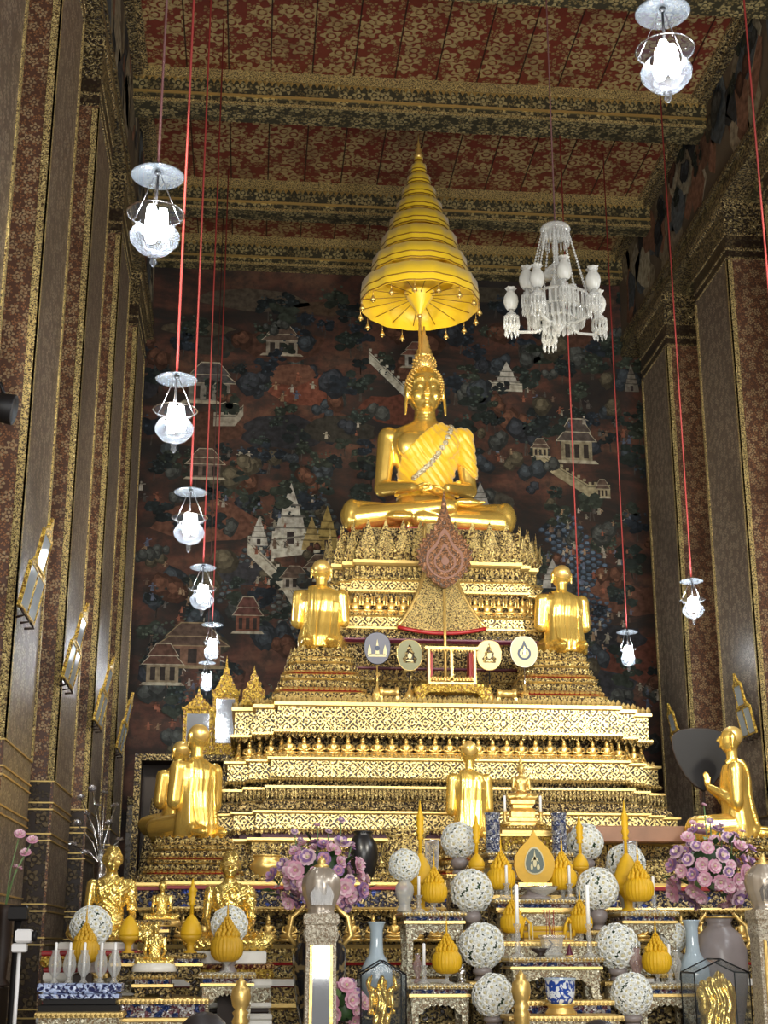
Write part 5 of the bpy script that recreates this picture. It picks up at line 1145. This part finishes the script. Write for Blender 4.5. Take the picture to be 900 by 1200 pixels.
# ---------- left and right flanking tables
for s in (0,1):
    sd=('left','right')[s]
    a=((472,547),(728,796))[s]; z1=table(a[0],a[1],1068,8.85,.42,'upper carved pale gold table on the %s of the centre, carrying a big yellow bud'%sd,d=.40)
    a2=((478,554),(745,820))[s]; z2=table(a2[0],a2[1],1153,8.45,.42,'lower carved pale gold table on the %s, with one feathered offering'%sd,d=.34)
    block(a2[0]+4,a2[1]-4,1235,8.45,'hidden plinth under the lower %s table'%sd,d=.34) if False else None
    px=(493,737)[s]; t=thing('yellow_bud',(X_(px,9.12,z1),9.12,z1),'big yellow wax bud with a very tall spire, on the upper %s table'%sd,'offering','big yellow wax buds'); bud(t,at(px,998,9.12).z-z1,.085,at((497,731)[s],938,9.12).z-at(px,1000,9.12).z,stand='wax_yellow')
    px=(509,750)[s]; place_phum(px,1065,995 if s==0 else 985,8.93,z1,'feathered yellow offering in a glass cup in front of the big %s bud'%sd)
    candle((491,767)[s],8.90,z1,.21,'white candle on a glass holder at the edge of the upper %s table'%sd)
    t=thing('tall_glass',(X_((508,745)[s],9.15,z1),9.2,z1),'tall clear glass hurricane cup behind the feathered offering on the upper %s table'%sd,'glass'); g=MB(); h=at(508,985,9.2).z-z1; g.lathe([(.04,0),(.012,.02),(.012,h*.4),(.03,h*.45),(.042,h*.7),(.046,h)],n=20,cap=False); g.build('cup','glass',t); MB().lathe([(.045,h-.004),(.048,h),(.045,h+.004)],n=20,cap=False).build('rim','silver',t)
    place_phum((524,771)[s],1150,1070,8.52,z2,'single feathered yellow offering on the lower %s table'%sd)
    candle((497,786)[s],8.50,z2,.22,'white candle on a glass holder on the lower %s table'%sd)
    for (px,w,h,mm_,lb) in (((490,.028,.16,'amber_glass','slim pinkish glass vase at the back of the lower left table'),(541,.03,.10,'silver','small silver vase at the right end of the lower left table')) if s==0 else ((748,.045,.20,'amber_glass','amber glass vase left of the offering on the lower right table'),(795,.03,.18,'crystal','cut glass vase at the right end of the lower right table'))):
        t=thing('small_vase',(X_(px,8.62,z2),8.64,z2),lb,'vase'); MB().lathe([(w*.8,0),(w*.8,.01),(w*.35,.02),(w*.5,h*.3),(w*1.0,h*.55),(w*.9,h*.7),(w*.4,h*.82),(w*.6,h)],n=18).build('body',mm_,t); MB().lathe([(w*.6,h-.004),(w*.7,h),(w*.6,h+.004)],n=18,cap=False).build('rim','silver',t)
def place_bud(px,pyb,pyt,Y,zb,w,tall,label,mat='wax_yellow',stand='wax_amber'):
    t=thing('yellow_bud',(X_(px,Y,zb),Y,zb),label,'offering','small yellow wax buds'); bud(t,at(px,pyt,Y).z-zb,w,tall,mat,stand)
for px,n in ((559,'left'),(681,'right')):
    z=block(px-12,px+12,1029,9.17,'small dark stand for the plain yellow bud %s of the shrine'%n,d=.14); place_bud(px,1029,999,9.24,z,.052,.24,'plain yellow bud with a ruffled spire, just %s of the shrine cabinet'%n)
# ---------- stepped stands and white flower balls
bl=((538,985,20,9.5,1024,'left'),(553,1044,23.5,9.08,1090,'left'),(565,1108,24.5,8.72,1150,'left'),(578,1167,23,8.35,1205,'left'),(686,987,20,9.5,1024,'right'),(700,1042,23.5,9.08,1090,'right'),(723,1109,24.5,8.72,1150,'right'),(740,1165,23,8.35,1205,'right'))
od=('top','second','third','lowest')
for i,(px,py,r,Y,pb,sd) in enumerate(bl):
    z=block(px-11,px+11,pb,Y-.08,'stand under the %s white flower ball of the %s row'%(od[i%4],sd),d=.18,name='flower_stand')
    ball(px,py,r,Y,.1,'white flower ball in a grey vase, %s of the %s row'%(od[i%4],sd),zb=z)
ball(474,1014,17.5,8.97,.1,'small white flower ball in a frosted glass vase on the upper left table','frost',zb=at(510,1068,8.85).z)
z=at(760,1068,8.85).z; ball(733,1012,22,9.36,.1,'white flower ball half hidden behind the big right bud','frost',zb=z-.02); block(722,746,1070,9.28,'small stand under the half hidden white flower ball',d=.18,name='flower_stand')
ball(789,1098,16,8.95,.1,'white flower ball half hidden at the right end of the upper right table','frost',zb=at(789,1140,8.95).z); block(775,803,1140,8.87,'small stand behind the lower right table',d=.17,name='flower_stand')
# ---------- lantern posts
def lantern_post(px,pyt,Y,w,label):
    P=at(px,pyt,Y); k=pxm(Y); z=P.z; hb=z-62*k; t=thing('lantern_post',(P.x,Y,0),label,'lamp post','ivory posts with ribbed domes')
    pl=lambda h:[(-h,-h),(h,-h),(h,h),(-h,h)]
    b=MB(); b.sweep(pl(19*k),[(.02,0),(.0,.05),(-3*k,hb-30*k),(-2*k,hb-28*k),(-2*k,hb-12*k),(0,hb-10*k),(.0,hb-3*k),(-.005,hb)],0); leaves(b,pl(17*k),0,hb-28*k,hb-13*k,.022,0,0,.01); b.build('post','ivory_orn',t)
    b=MB(); b.prism([(-11*k,.3),(11*k,.3),(9*k,hb-34*k),(-9*k,hb-34*k)],-.004,.004,0,org=(0,-18.2*k,0)); b.build('mirror_panel','mirror',t)
    f=MB(); 
    for q in (-1,1): f.prism([(q*11*k,.28),(q*14*k,.28),(q*12*k,hb-32*k),(q*9*k,hb-34*k)][::q],-.01,.006,0,org=(0,-18.2*k,0))
    f.build('panel_frame','gold_satin',t)
    d=MB(); n=36; d.lathe([(17*k,hb),(14*k,hb+2*k),(15*k,hb+8*k),(20*k,hb+20*k),(21.5*k,hb+30*k),(20*k,hb+38*k),(14*k,hb+46*k),(8*k,hb+50*k),(6*k,hb+51*k)],n=n,mod=lambda a,k_:1+.045*sin(a*12)); d.build('ribbed_dome','pewter',t)
    d=MB(); d.lathe([(8*k,hb+49*k),(9*k,hb+51*k),(4*k,hb+54*k),(5*k,hb+56*k),(1*k,hb+62*k)],n=16); d.build('knob','gold_satin',t)
    w_=MB(); w_.prism([(-11*k,hb+9*k),(11*k,hb+9*k),(13*k,hb+20*k),(7*k,hb+30*k),(0,hb+36*k),(-7*k,hb+30*k),(-13*k,hb+20*k)],-.006,.0,0,org=(0,-20*k,0)); w_.build('window','glass_dark',t)
lantern_post(377,1003,7.9,20,'ivory lantern post with a ribbed dome before the left pink flowers')
lantern_post(893,1000,7.9,20,'ivory lantern post with a ribbed dome at the right edge')
# ---------- urns and vases
def vase(px,pyt,pyb,Y,prof,mat,label,k_=None,cat='vase',name='vase',stand=True,extra=None):
    zt=at(px,pyt,Y).z; zb=at(px,pyb,Y).z; h=zt-zb; k=pxm(Y); t=thing(name,(X_(px,Y,zb),Y,zb),label,cat)
    MB().lathe([(r*k,z*h) for r,z in prof],n=32).build('body',mat,t); r=prof[-1][0]*k; MB().lathe([(r,h-.006),(r*1.08,h),(r,h+.004)],n=32,cap=False).build('rim',extra or mat,t)
    if stand: block(px-prof[0][0]*1.3,px+prof[0][0]*1.3,pyb,Y-prof[0][0]*k*1.1,'dark stand under the '+label.split(',')[0],d=prof[0][0]*k*2.4,name='vase_stand',mats=('dark_wood','orn_dark','dark_wood'))
    return t
ce=[(12,0),(13,.03),(16,.12),(18,.25),(17,.38),(12,.50),(8,.58),(7,.72),(7,.90),(9,.98),(9.5,1)]
vase(441,1081,1170,8.75,ce,'celadon','pale blue-grey long-necked vase between the left post and tables')
vase(815,1079,1168,8.75,ce,'celadon','pale blue-grey long-necked vase right of the lower right table')
ur=[(16,0),(18,.03),(24,.25),(29,.55),(29,.72),(24,.85),(14,.92),(13,.95),(17,1)]
for px,n in ((373,'left'),(851,'right')):
    t=vase(px,1075,1215,8.45 if n=='left' else 8.85,ur,'urn' if n=='left' else 'ash_grey','large dark painted urn behind the %s ivory post'%n if n=='left' else 'large grey glazed urn behind the right glass case',name='urn',extra='gold_satin'); k=pxm(8.5)
    for q in (-1,1): MB().tube([(q*22*k,-.03,.62*.75),(q*34*k,-.03,.60*.9),(q*30*k,-.03,.58*1.1),(q*22*k,-.03,.56*1.2),(q*16*k,-.03,.6*1.18)],[.012,.016,.014,.012,.008],8).build('handle','gold_satin',t)
# pots on the platform
PZ=2.04
def pot(px,pyt,Y,rpx,mat,label,prof,zb=PZ,name='pot'):
    k=pxm(Y); h=at(px,pyt,Y).z-zb; t=thing(name,(X_(px,Y,zb),Y,zb),label,'pot'); MB().lathe([(r*rpx*k,z*h) for r,z in prof],n=28).build('body',mat,t); q=prof[-1][0]*rpx*k; MB().lathe([(q,h-.008),(q*1.08,h),(q,h+.006)],n=28,cap=False).build('rim',mat,t)
pot(425,975,11.62,17,'tube_black','glossy black jar among the flowers, on the platform',[(.6,0),(.7,.05),(1,.5),(.95,.75),(.6,.92),(.55,.95),(.65,1)])
pot(476,972,11.62,28,'orn_gold','gilded pot with a dark wide lid behind the upper left white flower ball',[(.5,0),(.6,.08),(1,.45),(.95,.7),(.7,.8),(.75,.84),(.95,.96),(.85,1)])
pot(312,1003,11.6,18,'gold_satin','small round golden bowl left of the left pink flowers',[(.4,0),(.45,.1),(1,.5),(.95,.7),(.75,.85),(.85,1)])
pot(775,1010,11.55,26,'orn_gold','gilded bowl behind the right pink flowers',[(.5,0),(.5,.1),(1,.5),(.9,.8),(.8,.9),(.9,1)])
# ---------- glass cases with golden figures
def case(px0,px1,pye,pyt,Y,label,kind):
    zb=at(px0,1212,Y).z; x0=X_(px0,Y,1.3);x1=X_(px1,Y,1.3);w=(x1-x0)/2; he=at(px0,pye,Y).z-zb; hp=at(px0,pyt,Y).z-zb; t=thing('glass_case',((x0+x1)/2,Y,zb),label,'display case'); d=.26
    g=MB(); pr=[(-w,0),(w,0),(w,he),(0,hp),(-w,he)]; g.prism(pr,0,.004); g.prism(pr,d,d+.004); 
    for q in (-1,1): g.add([(q*w,0,0),(q*w,d,0),(q*w,d,he),(q*w,0,he)],[(0,1,2,3)]); g.add([(q*w,0,he),(q*w,d,he),(0,d,hp),(0,0,hp)],[(0,1,2,3)])
    g.build('panes','glass_case',t)
    e=MB(); P_=[(x,z) for x,z in pr]
    for y in (0,d):
        for a,b in zip(P_,P_[1:]+P_[:1]): e.tube([(a[0],y,a[1]),(b[0],y,b[1])],.004,4)
    for a in P_: e.tube([(a[0],0,a[1]),(a[0],d,a[1])],.004,4)
    e.build('edges','black',t); MB().box(-w,w,0,d,-.02,0).build('base','dark_wood',t)
    block(px0,px1,1216,Y-.0,'dark stand under the glass case %s'%('left of the tables' if px0<600 else 'at the lower right'),d=.28,name='case_stand',mats=('dark_wood','orn_dark','dark_wood'))
    f=thing('gilded_figure',((x0+x1)/2,Y+.12,zb+.001),'golden standing figure inside the %s glass case'%('left' if px0<600 else 'right'),'statue'); b=MB(); H=he*.92
    if kind: b.loft([(0,0,0,w*.72,.09),(0,0,.3*H,w*.62,.085),(0,0,.62*H,w*.68,.08),(0,0,.82*H,w*.70,.075),(0,0,.93*H,w*.5,.06),(0,0,1.0*H,w*.2,.04)],26); b.ell((.02,0,1.0*H),(.03,.03,.035),10); 
    else:
        b.loft([(0,0,0,w*.30,.05),(0,0,.35*H,w*.24,.045),(0,0,.6*H,w*.30,.05),(0,0,.75*H,w*.42,.05),(0,0,.82*H,w*.2,.04)],20); b.ell((0,-.01,.90*H),(.03,.033,.04),12)
        for q in (-1,1): b.cap((q*w*.38,0,.74*H),(q*w*.62,-.02,.86*H),.02,.016,8); b.cap((q*w*.62,-.02,.86*H),(q*w*.5,-.03,1.02*H),.016,.012,8); b.cap((q*w*.14,0,.3*H),(q*w*.2,0,.02),.03,.022,8); b.cap((q*w*.38,0,.70*H),(q*w*.5,.0,.35*H),.018,.012,8)
    me=fuse(b,.006,2)
    for v in me.vertices: c=v.co; v.co+=v.normal*.006*(sin(c.x*160+2*sin(c.z*30))+.5*sin(c.z*70+c.x*60))
    skin('body',me,'gold_leaf',f); MB().lathe([(w*.6,0),(w*.62,.01),(w*.4,.03)],n=20).build('base','gold_satin',f)
case(423,476,1142,1126,8.15,'glass case with a pitched top left of the lower left table',0)
case(815,880,1140,1124,8.15,'glass case with a pitched top at the lower right',1)
# ---------- pink bouquets
rose=MB()
for k,(n,r,tl,z) in enumerate(((6,.040,.35,0),(5,.030,.8,.006),(4,.018,1.2,.010))):
    for i in range(n):
        a=2*PI*(i+.5*k)/n; ca,sa=cos(a),sin(a); w=r*.62
        P=lambda u,v,h:(ca*u-sa*v,sa*u+ca*v,z+h)
        rose.add([P(.003,0,0),P(r*.6,-w,r*.25*tl),P(r*.6,w,r*.25*tl),P(r*1.05,-w*.5,r*.75*tl),P(r*1.05,w*.5,r*.75*tl)],[(0,1,2),(1,3,4,2)],k%2,True)
rose.ell((0,0,.012),(.008,.008,.010),6,2)
rm1=rose.mesh('flower',['pink_flower','pink_pale','cream']); rm2=rose.mesh('flower',['pink_pale','mauve','cream']); rm3=rose.mesh('flower',['mauve','pink_flower','cream'])
lf=MB(); lf.add([(0,0,0),(.035,-.022,.006),(.09,0,.0),(.035,.022,.006),(.04,0,-.004)],[(0,1,4),(1,2,4),(2,3,4),(3,0,4)],0,True); lf.add([(0,0,-.001),(.035,.022,.005),(.09,0,-.001),(.035,-.022,.005)],[(0,1,2,3)],0,True); lfm=lf.mesh('leaf','leaf_green'); lfd=lf.mesh('leaf','leaf_dark')
def bouquet(px,py,wpx,hpx,Y,label,zb,vmat,vr,n=80,up=(),seed=1,vh=None,drop_=0,rs=1.0):
    random.seed(seed); c=at(px,py,Y); k=pxm(Y); a=wpx*k/2; h=hpx*k/2; t=thing('flower_bouquet',(c.x,Y,zb),label,'flower arrangement'); hc=c.z-zb; vh=vh or hc-h*.6
    MB().lathe([(vr*.8,0),(vr*.85,.01),(vr*.55,vh*.2),(vr*.9,vh*.55),(vr*.95,vh*.75),(vr*.7,vh*.92),(vr,vh)],n=24).build('vase',vmat,t); 
    b=MB(); b.ell((0,0,hc),(a*.5,a*.36,h*.5),12); m=b.mesh('leafy_core','leaf_dark'); link('leafy_core',m,t)
    for i in range(n):
        z=1-1.9*(i+.5)/n; q=math.sqrt(max(0,1-z*z)); an=i*2.39996; v=Vector((q*cos(an),q*sin(an),z)); rr=random.uniform(.6,1.0); pos=Vector((v.x*a*rr,v.y*a*.75*rr,v.z*h*rr-drop_*abs(v.x)*h+hc))
        if i%4==3:
            o=link('leaf',random.choice((lfm,lfd)),t,pos*1.0); o.rotation_euler=(random.uniform(-.5,.5),random.uniform(-.9,.3),an); s=random.uniform(.8,1.3)*rs
        else:
            o=link('flower',random.choice((rm1,rm1,rm2,rm3)),t,pos); o.rotation_euler=(v+Vector((random.uniform(-.4,.4),-.5,random.uniform(-.2,.4)))).to_track_quat('Z','Y').to_euler(); s=random.uniform(.85,1.5)*rs
        o.scale=(s,s,s)
    for (ux,uy) in up:
        p=at(ux,uy,Y)-Vector((c.x,Y,zb)); MB().tube([(p.x*.3,0,hc),(p.x*.9,-.01,(hc+p.z)/2),(p.x,0,p.z)],.005,5).build('stem','leaf_green',t)
        o=link('flower',random.choice((rm1,rm2)),t,p); o.rotation_euler=(random.uniform(.2,1),random.uniform(-.5,.5),0); o.scale=(.6*rs,)*3
    random.seed(seed+50); return t
zf=at(375,1085,9.6).z
bouquet(377,1020,116,84,9.6,'large arrangement of pink and mauve flowers behind the left ivory post',zf,'urn',.09,92,((345,975),(372,968),(400,962),(352,985),(385,975),(325,1040),(412,990)),3,drop_=.35)
block(357,395,1085,9.48,'dark stand under the left pink flowers',d=.24,name='vase_stand',mats=('dark_wood','orn_dark','dark_wood'))
bouquet(836,1015,112,96,9.3,'large arrangement of pink flowers in a glass vase before the black fan',at(820,1122,9.3).z,'glass_dark',.10,94,((825,944),(832,963),(812,965),(808,990),(800,1000),(870,975),(790,1030),(858,985),(845,968)),5,vh=.26,drop_=.2)
block(803,842,1122,9.18,'dark stand under the right pink flowers',d=.24,name='vase_stand',mats=('dark_wood','orn_dark','dark_wood'))
bouquet(404,1180,46,60,8.3,'low bunch of purple flowers right of the left ivory post',.95,'celadon',.05,30,(),9,vh=.12,rs=.8); tag(MB().box(X_(392,8.2,.9),X_(416,8.2,.9),8.2,8.4,0,.948,0,.01).build('flower_stand','dark_wood'),'dark stand under the low purple flowers','stand')
# lotus stems by the left edge, silver flower tree by the pillar
def stems(px,pyb,tops,Y,label,mats,fm,zb,vmat='silver'):
    p=at(px,pyb,Y); t=thing('flower_vase',(p.x,Y,zb),label,'flower arrangement'); hb=p.z-zb; MB().lathe([(.06,0),(.06,.01),(.035,.04),(.05,hb*.6),(.045,hb*.9),(.05,hb)],n=16).build('vase',vmat,t)
    for ux,uy in tops:
        q=at(ux,uy,Y)-Vector((p.x,Y,zb)); MB().tube([(0,0,hb-.03),(q.x*.35,random.uniform(-.02,.02),hb+(q.z-hb)*.5),(q.x,0,q.z)],.004,5).build('stem',mats,t); o=link('flower',fm,t,q); o.rotation_euler=(random.uniform(.1,.9),random.uniform(-.4,.4),0); o.scale=(.8,)*3
stems(6,1060,((23,978),(38,985),(20,1018),(30,1000)),8.6,'a few pink lotus blooms on thin stems at the left edge','leaf_green',rm1,at(6,1090,8.6).z-.3,'dark_wood')
tag(MB().box(-1.85,-1.35,8.45,8.75,0,at(6,1090,8.6).z-.301,0,.01).build('flower_stand','dark_wood'),'dark stand at the left edge under the lotus blooms','stand')
sr=rose.mesh('flower',['silver','ash_grey','silver'])
stems(118,1010,((95,935),(108,925),(122,930),(135,945),(90,965),(102,955),(128,965),(140,985),(100,1000),(136,1010),(85,990),(115,945)),10.6,'pale silver flower tree standing before the left pillars','silver',sr,0.0)
# ---------- left group
LM=('orn_dark','gold_line','mosaic_strip','dark_wood')
def stepped(px0,px1,pyt,Y,label,bands,d=.5,name='stepped_pedestal'):
    z=at((px0+px1)/2,pyt,Y).z; x0=X_(px0,Y,z);x1=X_(px1,Y,z);w=(x1-x0)/2; t=thing(name,((x0+x1)/2,Y,0),label,'pedestal'); pl=[(-w,0),(w,0),(w,d),(-w,d)]
    zc=z
    for i,(h,o,m) in enumerate(bands):
        b=MB(); o*=.5; b.sweep(pl,[(o,zc-h),(o+.006,zc-h*.7),(o+.006,zc-h*.3),(o,zc)],0)
        if 'orn' in m: leaves(b,pl,o+.006,zc-h*.9,zc-h*.1,.03,0,0,.008)
        b.build('white_band' if m in('white_paint','marble') else 'red_band' if m=='red' else 'carved_band',m,t); zc-=h
    b=MB(); b.sweep(pl,[(-.03,0),(-.03,zc)],0); b.build('foot','marble',t); return z
zm1=stepped(50,160,1114,8.72,'red, white and gold stepped pedestal under the far left monk',[(.03,0,'red'),(.06,-.0,'orn_yel'),(.03,-.03,'red'),(.05,-.03,'white_paint'),(.06,-.045,'orn_pale'),(.04,-.02,'white_paint'),(.03,-.04,'red'),(.05,-.02,'orn_yel'),(.05,.01,'white_paint')])
zm2=stepped(232,320,1130,8.72,'ivory and gold cabinet under the monk wearing spectacles',[(.03,0,'orn_red'),(.05,-.01,'orn_yel'),(.05,-.02,'white_paint'),(.08,-.035,'orn_pale'),(.03,-.02,'white_paint'),(.03,-.05,'dark_wood'),(.04,-.01,'marble'),(.3,-.0,'marble')],name='ivory_cabinet')
for st,px0,px1,zt0 in ((M1,72,158,zm1),(M2,222,312,zm2)):
    zb=st.location.z; x0=X_(px0,8.9,zb); x1=X_(px1,8.9,zb); tag(MB().box(x0,x1,8.76,9.14,zt0,zb-.001 if zb>zt0+.02 else zt0+.02,0,.008).build('statue_slab','marble'),('white marble slab under the far left monk' if px0<100 else 'cream slab under the monk wearing spectacles'),'slab')
zd=table(128,240,1117,8.55,.32,'dark carved table between the two large monks',LM,d=.36); ze=table(147,200,1078,8.94,.20,'small dark gilded stand carrying the back small monk figure',LM,d=.2)
zg=table(153,205,1141,8.28,.14,'small dark gilded table carrying the front small monk figure',LM,d=.16)
zh=block(140,240,at(170,1141,8.28) and 1170,8.15,'long low gilded step before the dark carved table',d=.34,mats=('orn_pale','gold_line','mosaic_strip'))
zi=table(233,300,1140,8.28,.45,'pale carved table with an arch in front of the ivory cabinet',d=.3)
place_bud(150,1115,1072,8.62,zd,.058,0,'plain amber wax bud with no spire right of the far left monk','wax_yellow'); place_bud(223,1112,1070,8.62,zd,.062,.20,'plain yellow bud with a tall thin spire beside the monk wearing spectacles')
ball(107,1086,22,8.62,.1,'white flower ball in front of the far left monk',zb=at(107,1140,8.62).z); block(92,122,1140,8.54,'narrow stand under the white flower ball before the far left monk',d=.17,name='flower_stand')
ball(269,1084,20,8.55,.1,'white flower ball in front of the monk wearing spectacles',zb=at(269,1140,8.55).z); 
tag(MB().box(X_(255,8.5,1.3),X_(285,8.5,1.3),8.59-.09,8.59+.05,0,at(269,1140,8.55).z-.001,0,.01).build('flower_stand','dark_wood'),'narrow stand under the white flower ball before the spectacled monk','stand') 
place_phum(265,1140,1048,8.36,zi,'dull amber feathered offering in front of the monk wearing spectacles','wax_amber')
zj=block(46,140,1186,7.95,'gilded table edge under the blue and silver tray at lower left',d=.36,mats=('orn_yel','gold_line','orn_pale')); 
t=thing('mosaic_tray',(X_(93,8.05,zj),8.08,zj),'dark blue and silver mosaic tray with five glass candle lamps, lower left','tray'); k=pxm(8.05)
b=MB(); b.sweep([(-40*k,-.07),(40*k,-.07),(40*k,.07),(-40*k,.07)],[(.01,0),(.012,.03),(-.01,.035),(-.01,.06)],0); b.build('foot','black',t)
b=MB(); b.sweep([(-40*k,-.07),(40*k,-.07),(40*k,.07),(-40*k,.07)],[(-.005,.061),(.01,.065),(.01,.085),(-.01,.09),(-.01,.095),(.02,.10),(.02,.135),(.01,.14)],0); b.build('mosaic_band','blue_dark',t)
zk=zj+.141
for i,px in enumerate((63,80,97,117,133)):
    t=thing('glass_candle_lamp',(X_(px,8.05,zk),8.06,zk),'clear glass candle lamp on the mosaic tray, %s of five from the left'%('first','second','third','fourth','fifth')[i],'candle lamp','five glass candle lamps')
    MB().lathe([(.025,0),(.012,.015),(.012,.03),(.032,.06),(.036,.09),(.028,.13),(.018,.15),(.022,.165)],n=16).build('globe','crystal',t); MB().lathe([(.008,.03),(.008,.20),(.003,.205)],n=8).build('candle','candle',t)
P=at(97,1140,8.22); t=thing('feathered_offering',(P.x,8.26,P.z),'dull amber feathered offering before the far left white flower ball','offering','feathered yellow offerings with spires'); phum(t,at(97,1058,8.26).z-P.z,'crystal','wax_amber'); tag(MB().box(P.x-.05,P.x+.05,8.21,8.31,0,P.z-.001,0,.01).build('offering_stand','dark_wood'),'thin dark stand under the far left feathered offering','stand')
# camera on a tripod at the far left
P=at(27,1105,7.6); t=thing('camera_on_tripod',(P.x,7.6,0),'small white camera on a black tripod at the lower left edge','camera'); z=P.z
b=MB(); b.sweep([(-.035,-.05),(.045,-.05),(.045,.05),(-.035,.05)],[(-.01,z),(.0,z+.01),(0,z+.055),(-.01,z+.065)],0); b.build('camera_body','camera_white',t)
b=MB(); b.box(-.05,.02,-.03,.03,z-.045,z-.002,0,.006); b.build('grip','camera_white',t)
b=MB(); b.T=Matrix.Translation((.045,-.015,z+.032))@Matrix.Rotation(R(90),4,'Y')@Matrix.Rotation(0,4,'X'); b.lathe([(.024,-.005),(.026,.02),(.022,.022),(.018,.014)],n=18); b.build('lens','black',t)
MB().tube([(-.015,0,.95),(-.015,0,z-.045)],.010,8).build('centre_column','camera_white',t)
for a in (.6,2.7,4.8): MB().tube([(-.015,0,1.0),(.30*cos(a),.30*sin(a),0.0)],[.016,.012],8).build('leg','tube_black',t)
P=at(25,1072,8.0); t=thing('speaker_stand',(P.x-.03,8.1,0),'black stand with a boxy head just behind the white camera','stand'); MB().box(-.05,.05,-.04,.04,P.z-.03,P.z+.05,0,.01).build('head','black',t); MB().tube([(0,0,.05),(0,0,P.z-.03)],.02,8).build('pole','black',t)
for a in (.8,2.9,5): MB().tube([(0,0,.7),(.16*cos(a),.16*sin(a),.0)],.012,6).build('leg','black',t)
# visitors' heads just inside the bottom edge
def visitor(px,py,Y,label,hair='hair',top='maroon'):
    P=at(px,py,Y); t=thing('person',(P.x,Y,0),label,'person',rz=PI); z=P.z-.02; b=MB()
    b.loft([(0,0,z-.24,.03,.03),(0,-.01,z-.22,.06,.07),(0,0,z-.15,.074,.09),(0,.005,z-.07,.078,.10),(0,.01,z-.01,.04,.05)],20); b.loft([(0,.01,z-.32,.055,.055),(0,.01,z-.18,.05,.055)],14); b.tube([(0,-.085,z-.12),(0,-.115,z-.155)],[.01,.014],8)
    for s in (-1,1): b.ell((s*.078,.01,z-.13),(.01,.018,.028),8); b.cap((s*.17,.02,z-.40),(s*.21,.02,z-.66),.05,.04,12); b.cap((s*.21,.02,z-.66),(s*.10,-.2,z-.80),.04,.03,12); b.cap((s*.09,.0,z-.92),(s*.15,-.36,z-.90),.09,.07,12); b.cap((s*.15,-.36,z-.95),(s*.1,.1,z-.97),.06,.05,10)
    b.loft([(0,.02,z-1.0,.17,.13),(0,.02,z-.8,.15,.11),(0,.02,z-.5,.18,.11),(0,.02,z-.38,.17,.09),(0,.02,z-.32,.07,.06)],22)
    me=fuse(b,.011,2); skin('body',me,'skin',t); skin('shirt',shell(me,lambda c:c.z<z-.34 and c.y>-.14,.008),top,t)
    h=MB(); h.ell((0,.022,z-.085),(.088,.10,.105),18); h.ell((0,.06,z-.2),(.07,.06,.14),12); h.build('hair',hair,t); MB().loft([(0,0,0,.25,.3),(0,0,z-1.0,.22,.25)],16).build('low_stool',top,t)
visitor(240,1185,4.6,'person seen from behind at the bottom edge, only dark hair showing, left'); visitor(700,1194,4.6,'person at the bottom edge right of the blue and white pot, only dark hair showing')
# ================================================================ camera and light
cam=bpy.data.cameras.new('camera'); co=link('camera',cam); co.location=EYE; co.rotation_euler=(PI/2+PIT,0,-YAW)
cam.sensor_fit='VERTICAL'; cam.sensor_height=24; cam.lens=24*FPX/1200; cam.clip_end=100; cam.clip_start=.05
sc=bpy.context.scene; sc.camera=co
w=bpy.data.worlds.new('w'); sc.world=w; w.use_nodes=True; w.node_tree.nodes['Background'].inputs[0].default_value=(.9,.88,.85,1); w.node_tree.nodes['Background'].inputs[1].default_value=.25
def lamp(kind,loc,e,col=(1,.93,.80),tgt=None,size=.2,ang=60,bl=.5,sy=None):
    l=bpy.data.lights.new(kind.lower()+'_light',kind); l.energy=e; l.color=col; o=link(kind.lower()+'_light',l,None,loc)
    if kind=='AREA': l.size=size; l.shape='RECTANGLE' if sy else 'SQUARE'; l.size_y=sy or size
    else: l.shadow_soft_size=size
    if kind=='SPOT': l.spot_size=R(ang); l.spot_blend=bl
    if tgt is not None: o.rotation_euler=(Vector(tgt)-Vector(loc)).to_track_quat('-Z','Y').to_euler()
    return o
for p in LAMPS: lamp('POINT',p,115,(.90,.95,1.0),size=.05)
for p in ((-.5,3.4,4.5),(4.05,3.4,4.5),(4.05,5.7,4.5),(4.05,8.0,4.5),(4.05,10.3,4.5)): lamp('POINT',p,100,(.90,.95,1.0),size=.06)
lamp('AREA',(1.75,-2.0,3.0),620,(1,.97,.92),(1.75,9,3.2),4.5,sy=3.5)         # added unseen fill light, standing in for door daylight from behind
lamp('SPOT',(-1.2,5.6,5.6),1450,(1,.92,.76),(1.9,13.6,4.6),.25,58,.6)
lamp('SPOT',(4.7,5.6,5.6),1450,(1,.92,.76),(1.6,13.6,4.6),.25,58,.6)
lamp('SPOT',(1.2,5.0,3.4),1250,(1,.93,.78),(1.75,13.8,6.4),.15,30,.6)
lamp('SPOT',(1.75,6.0,.7),560,(1,.90,.7),(1.75,13,10.5),.2,70,.8)
sc.view_settings.view_transform='Standard'; sc.view_settings.look='None'; sc.view_settings.gamma=1; sc.view_settings.exposure=0
sc.view_settings.use_curve_mapping=False
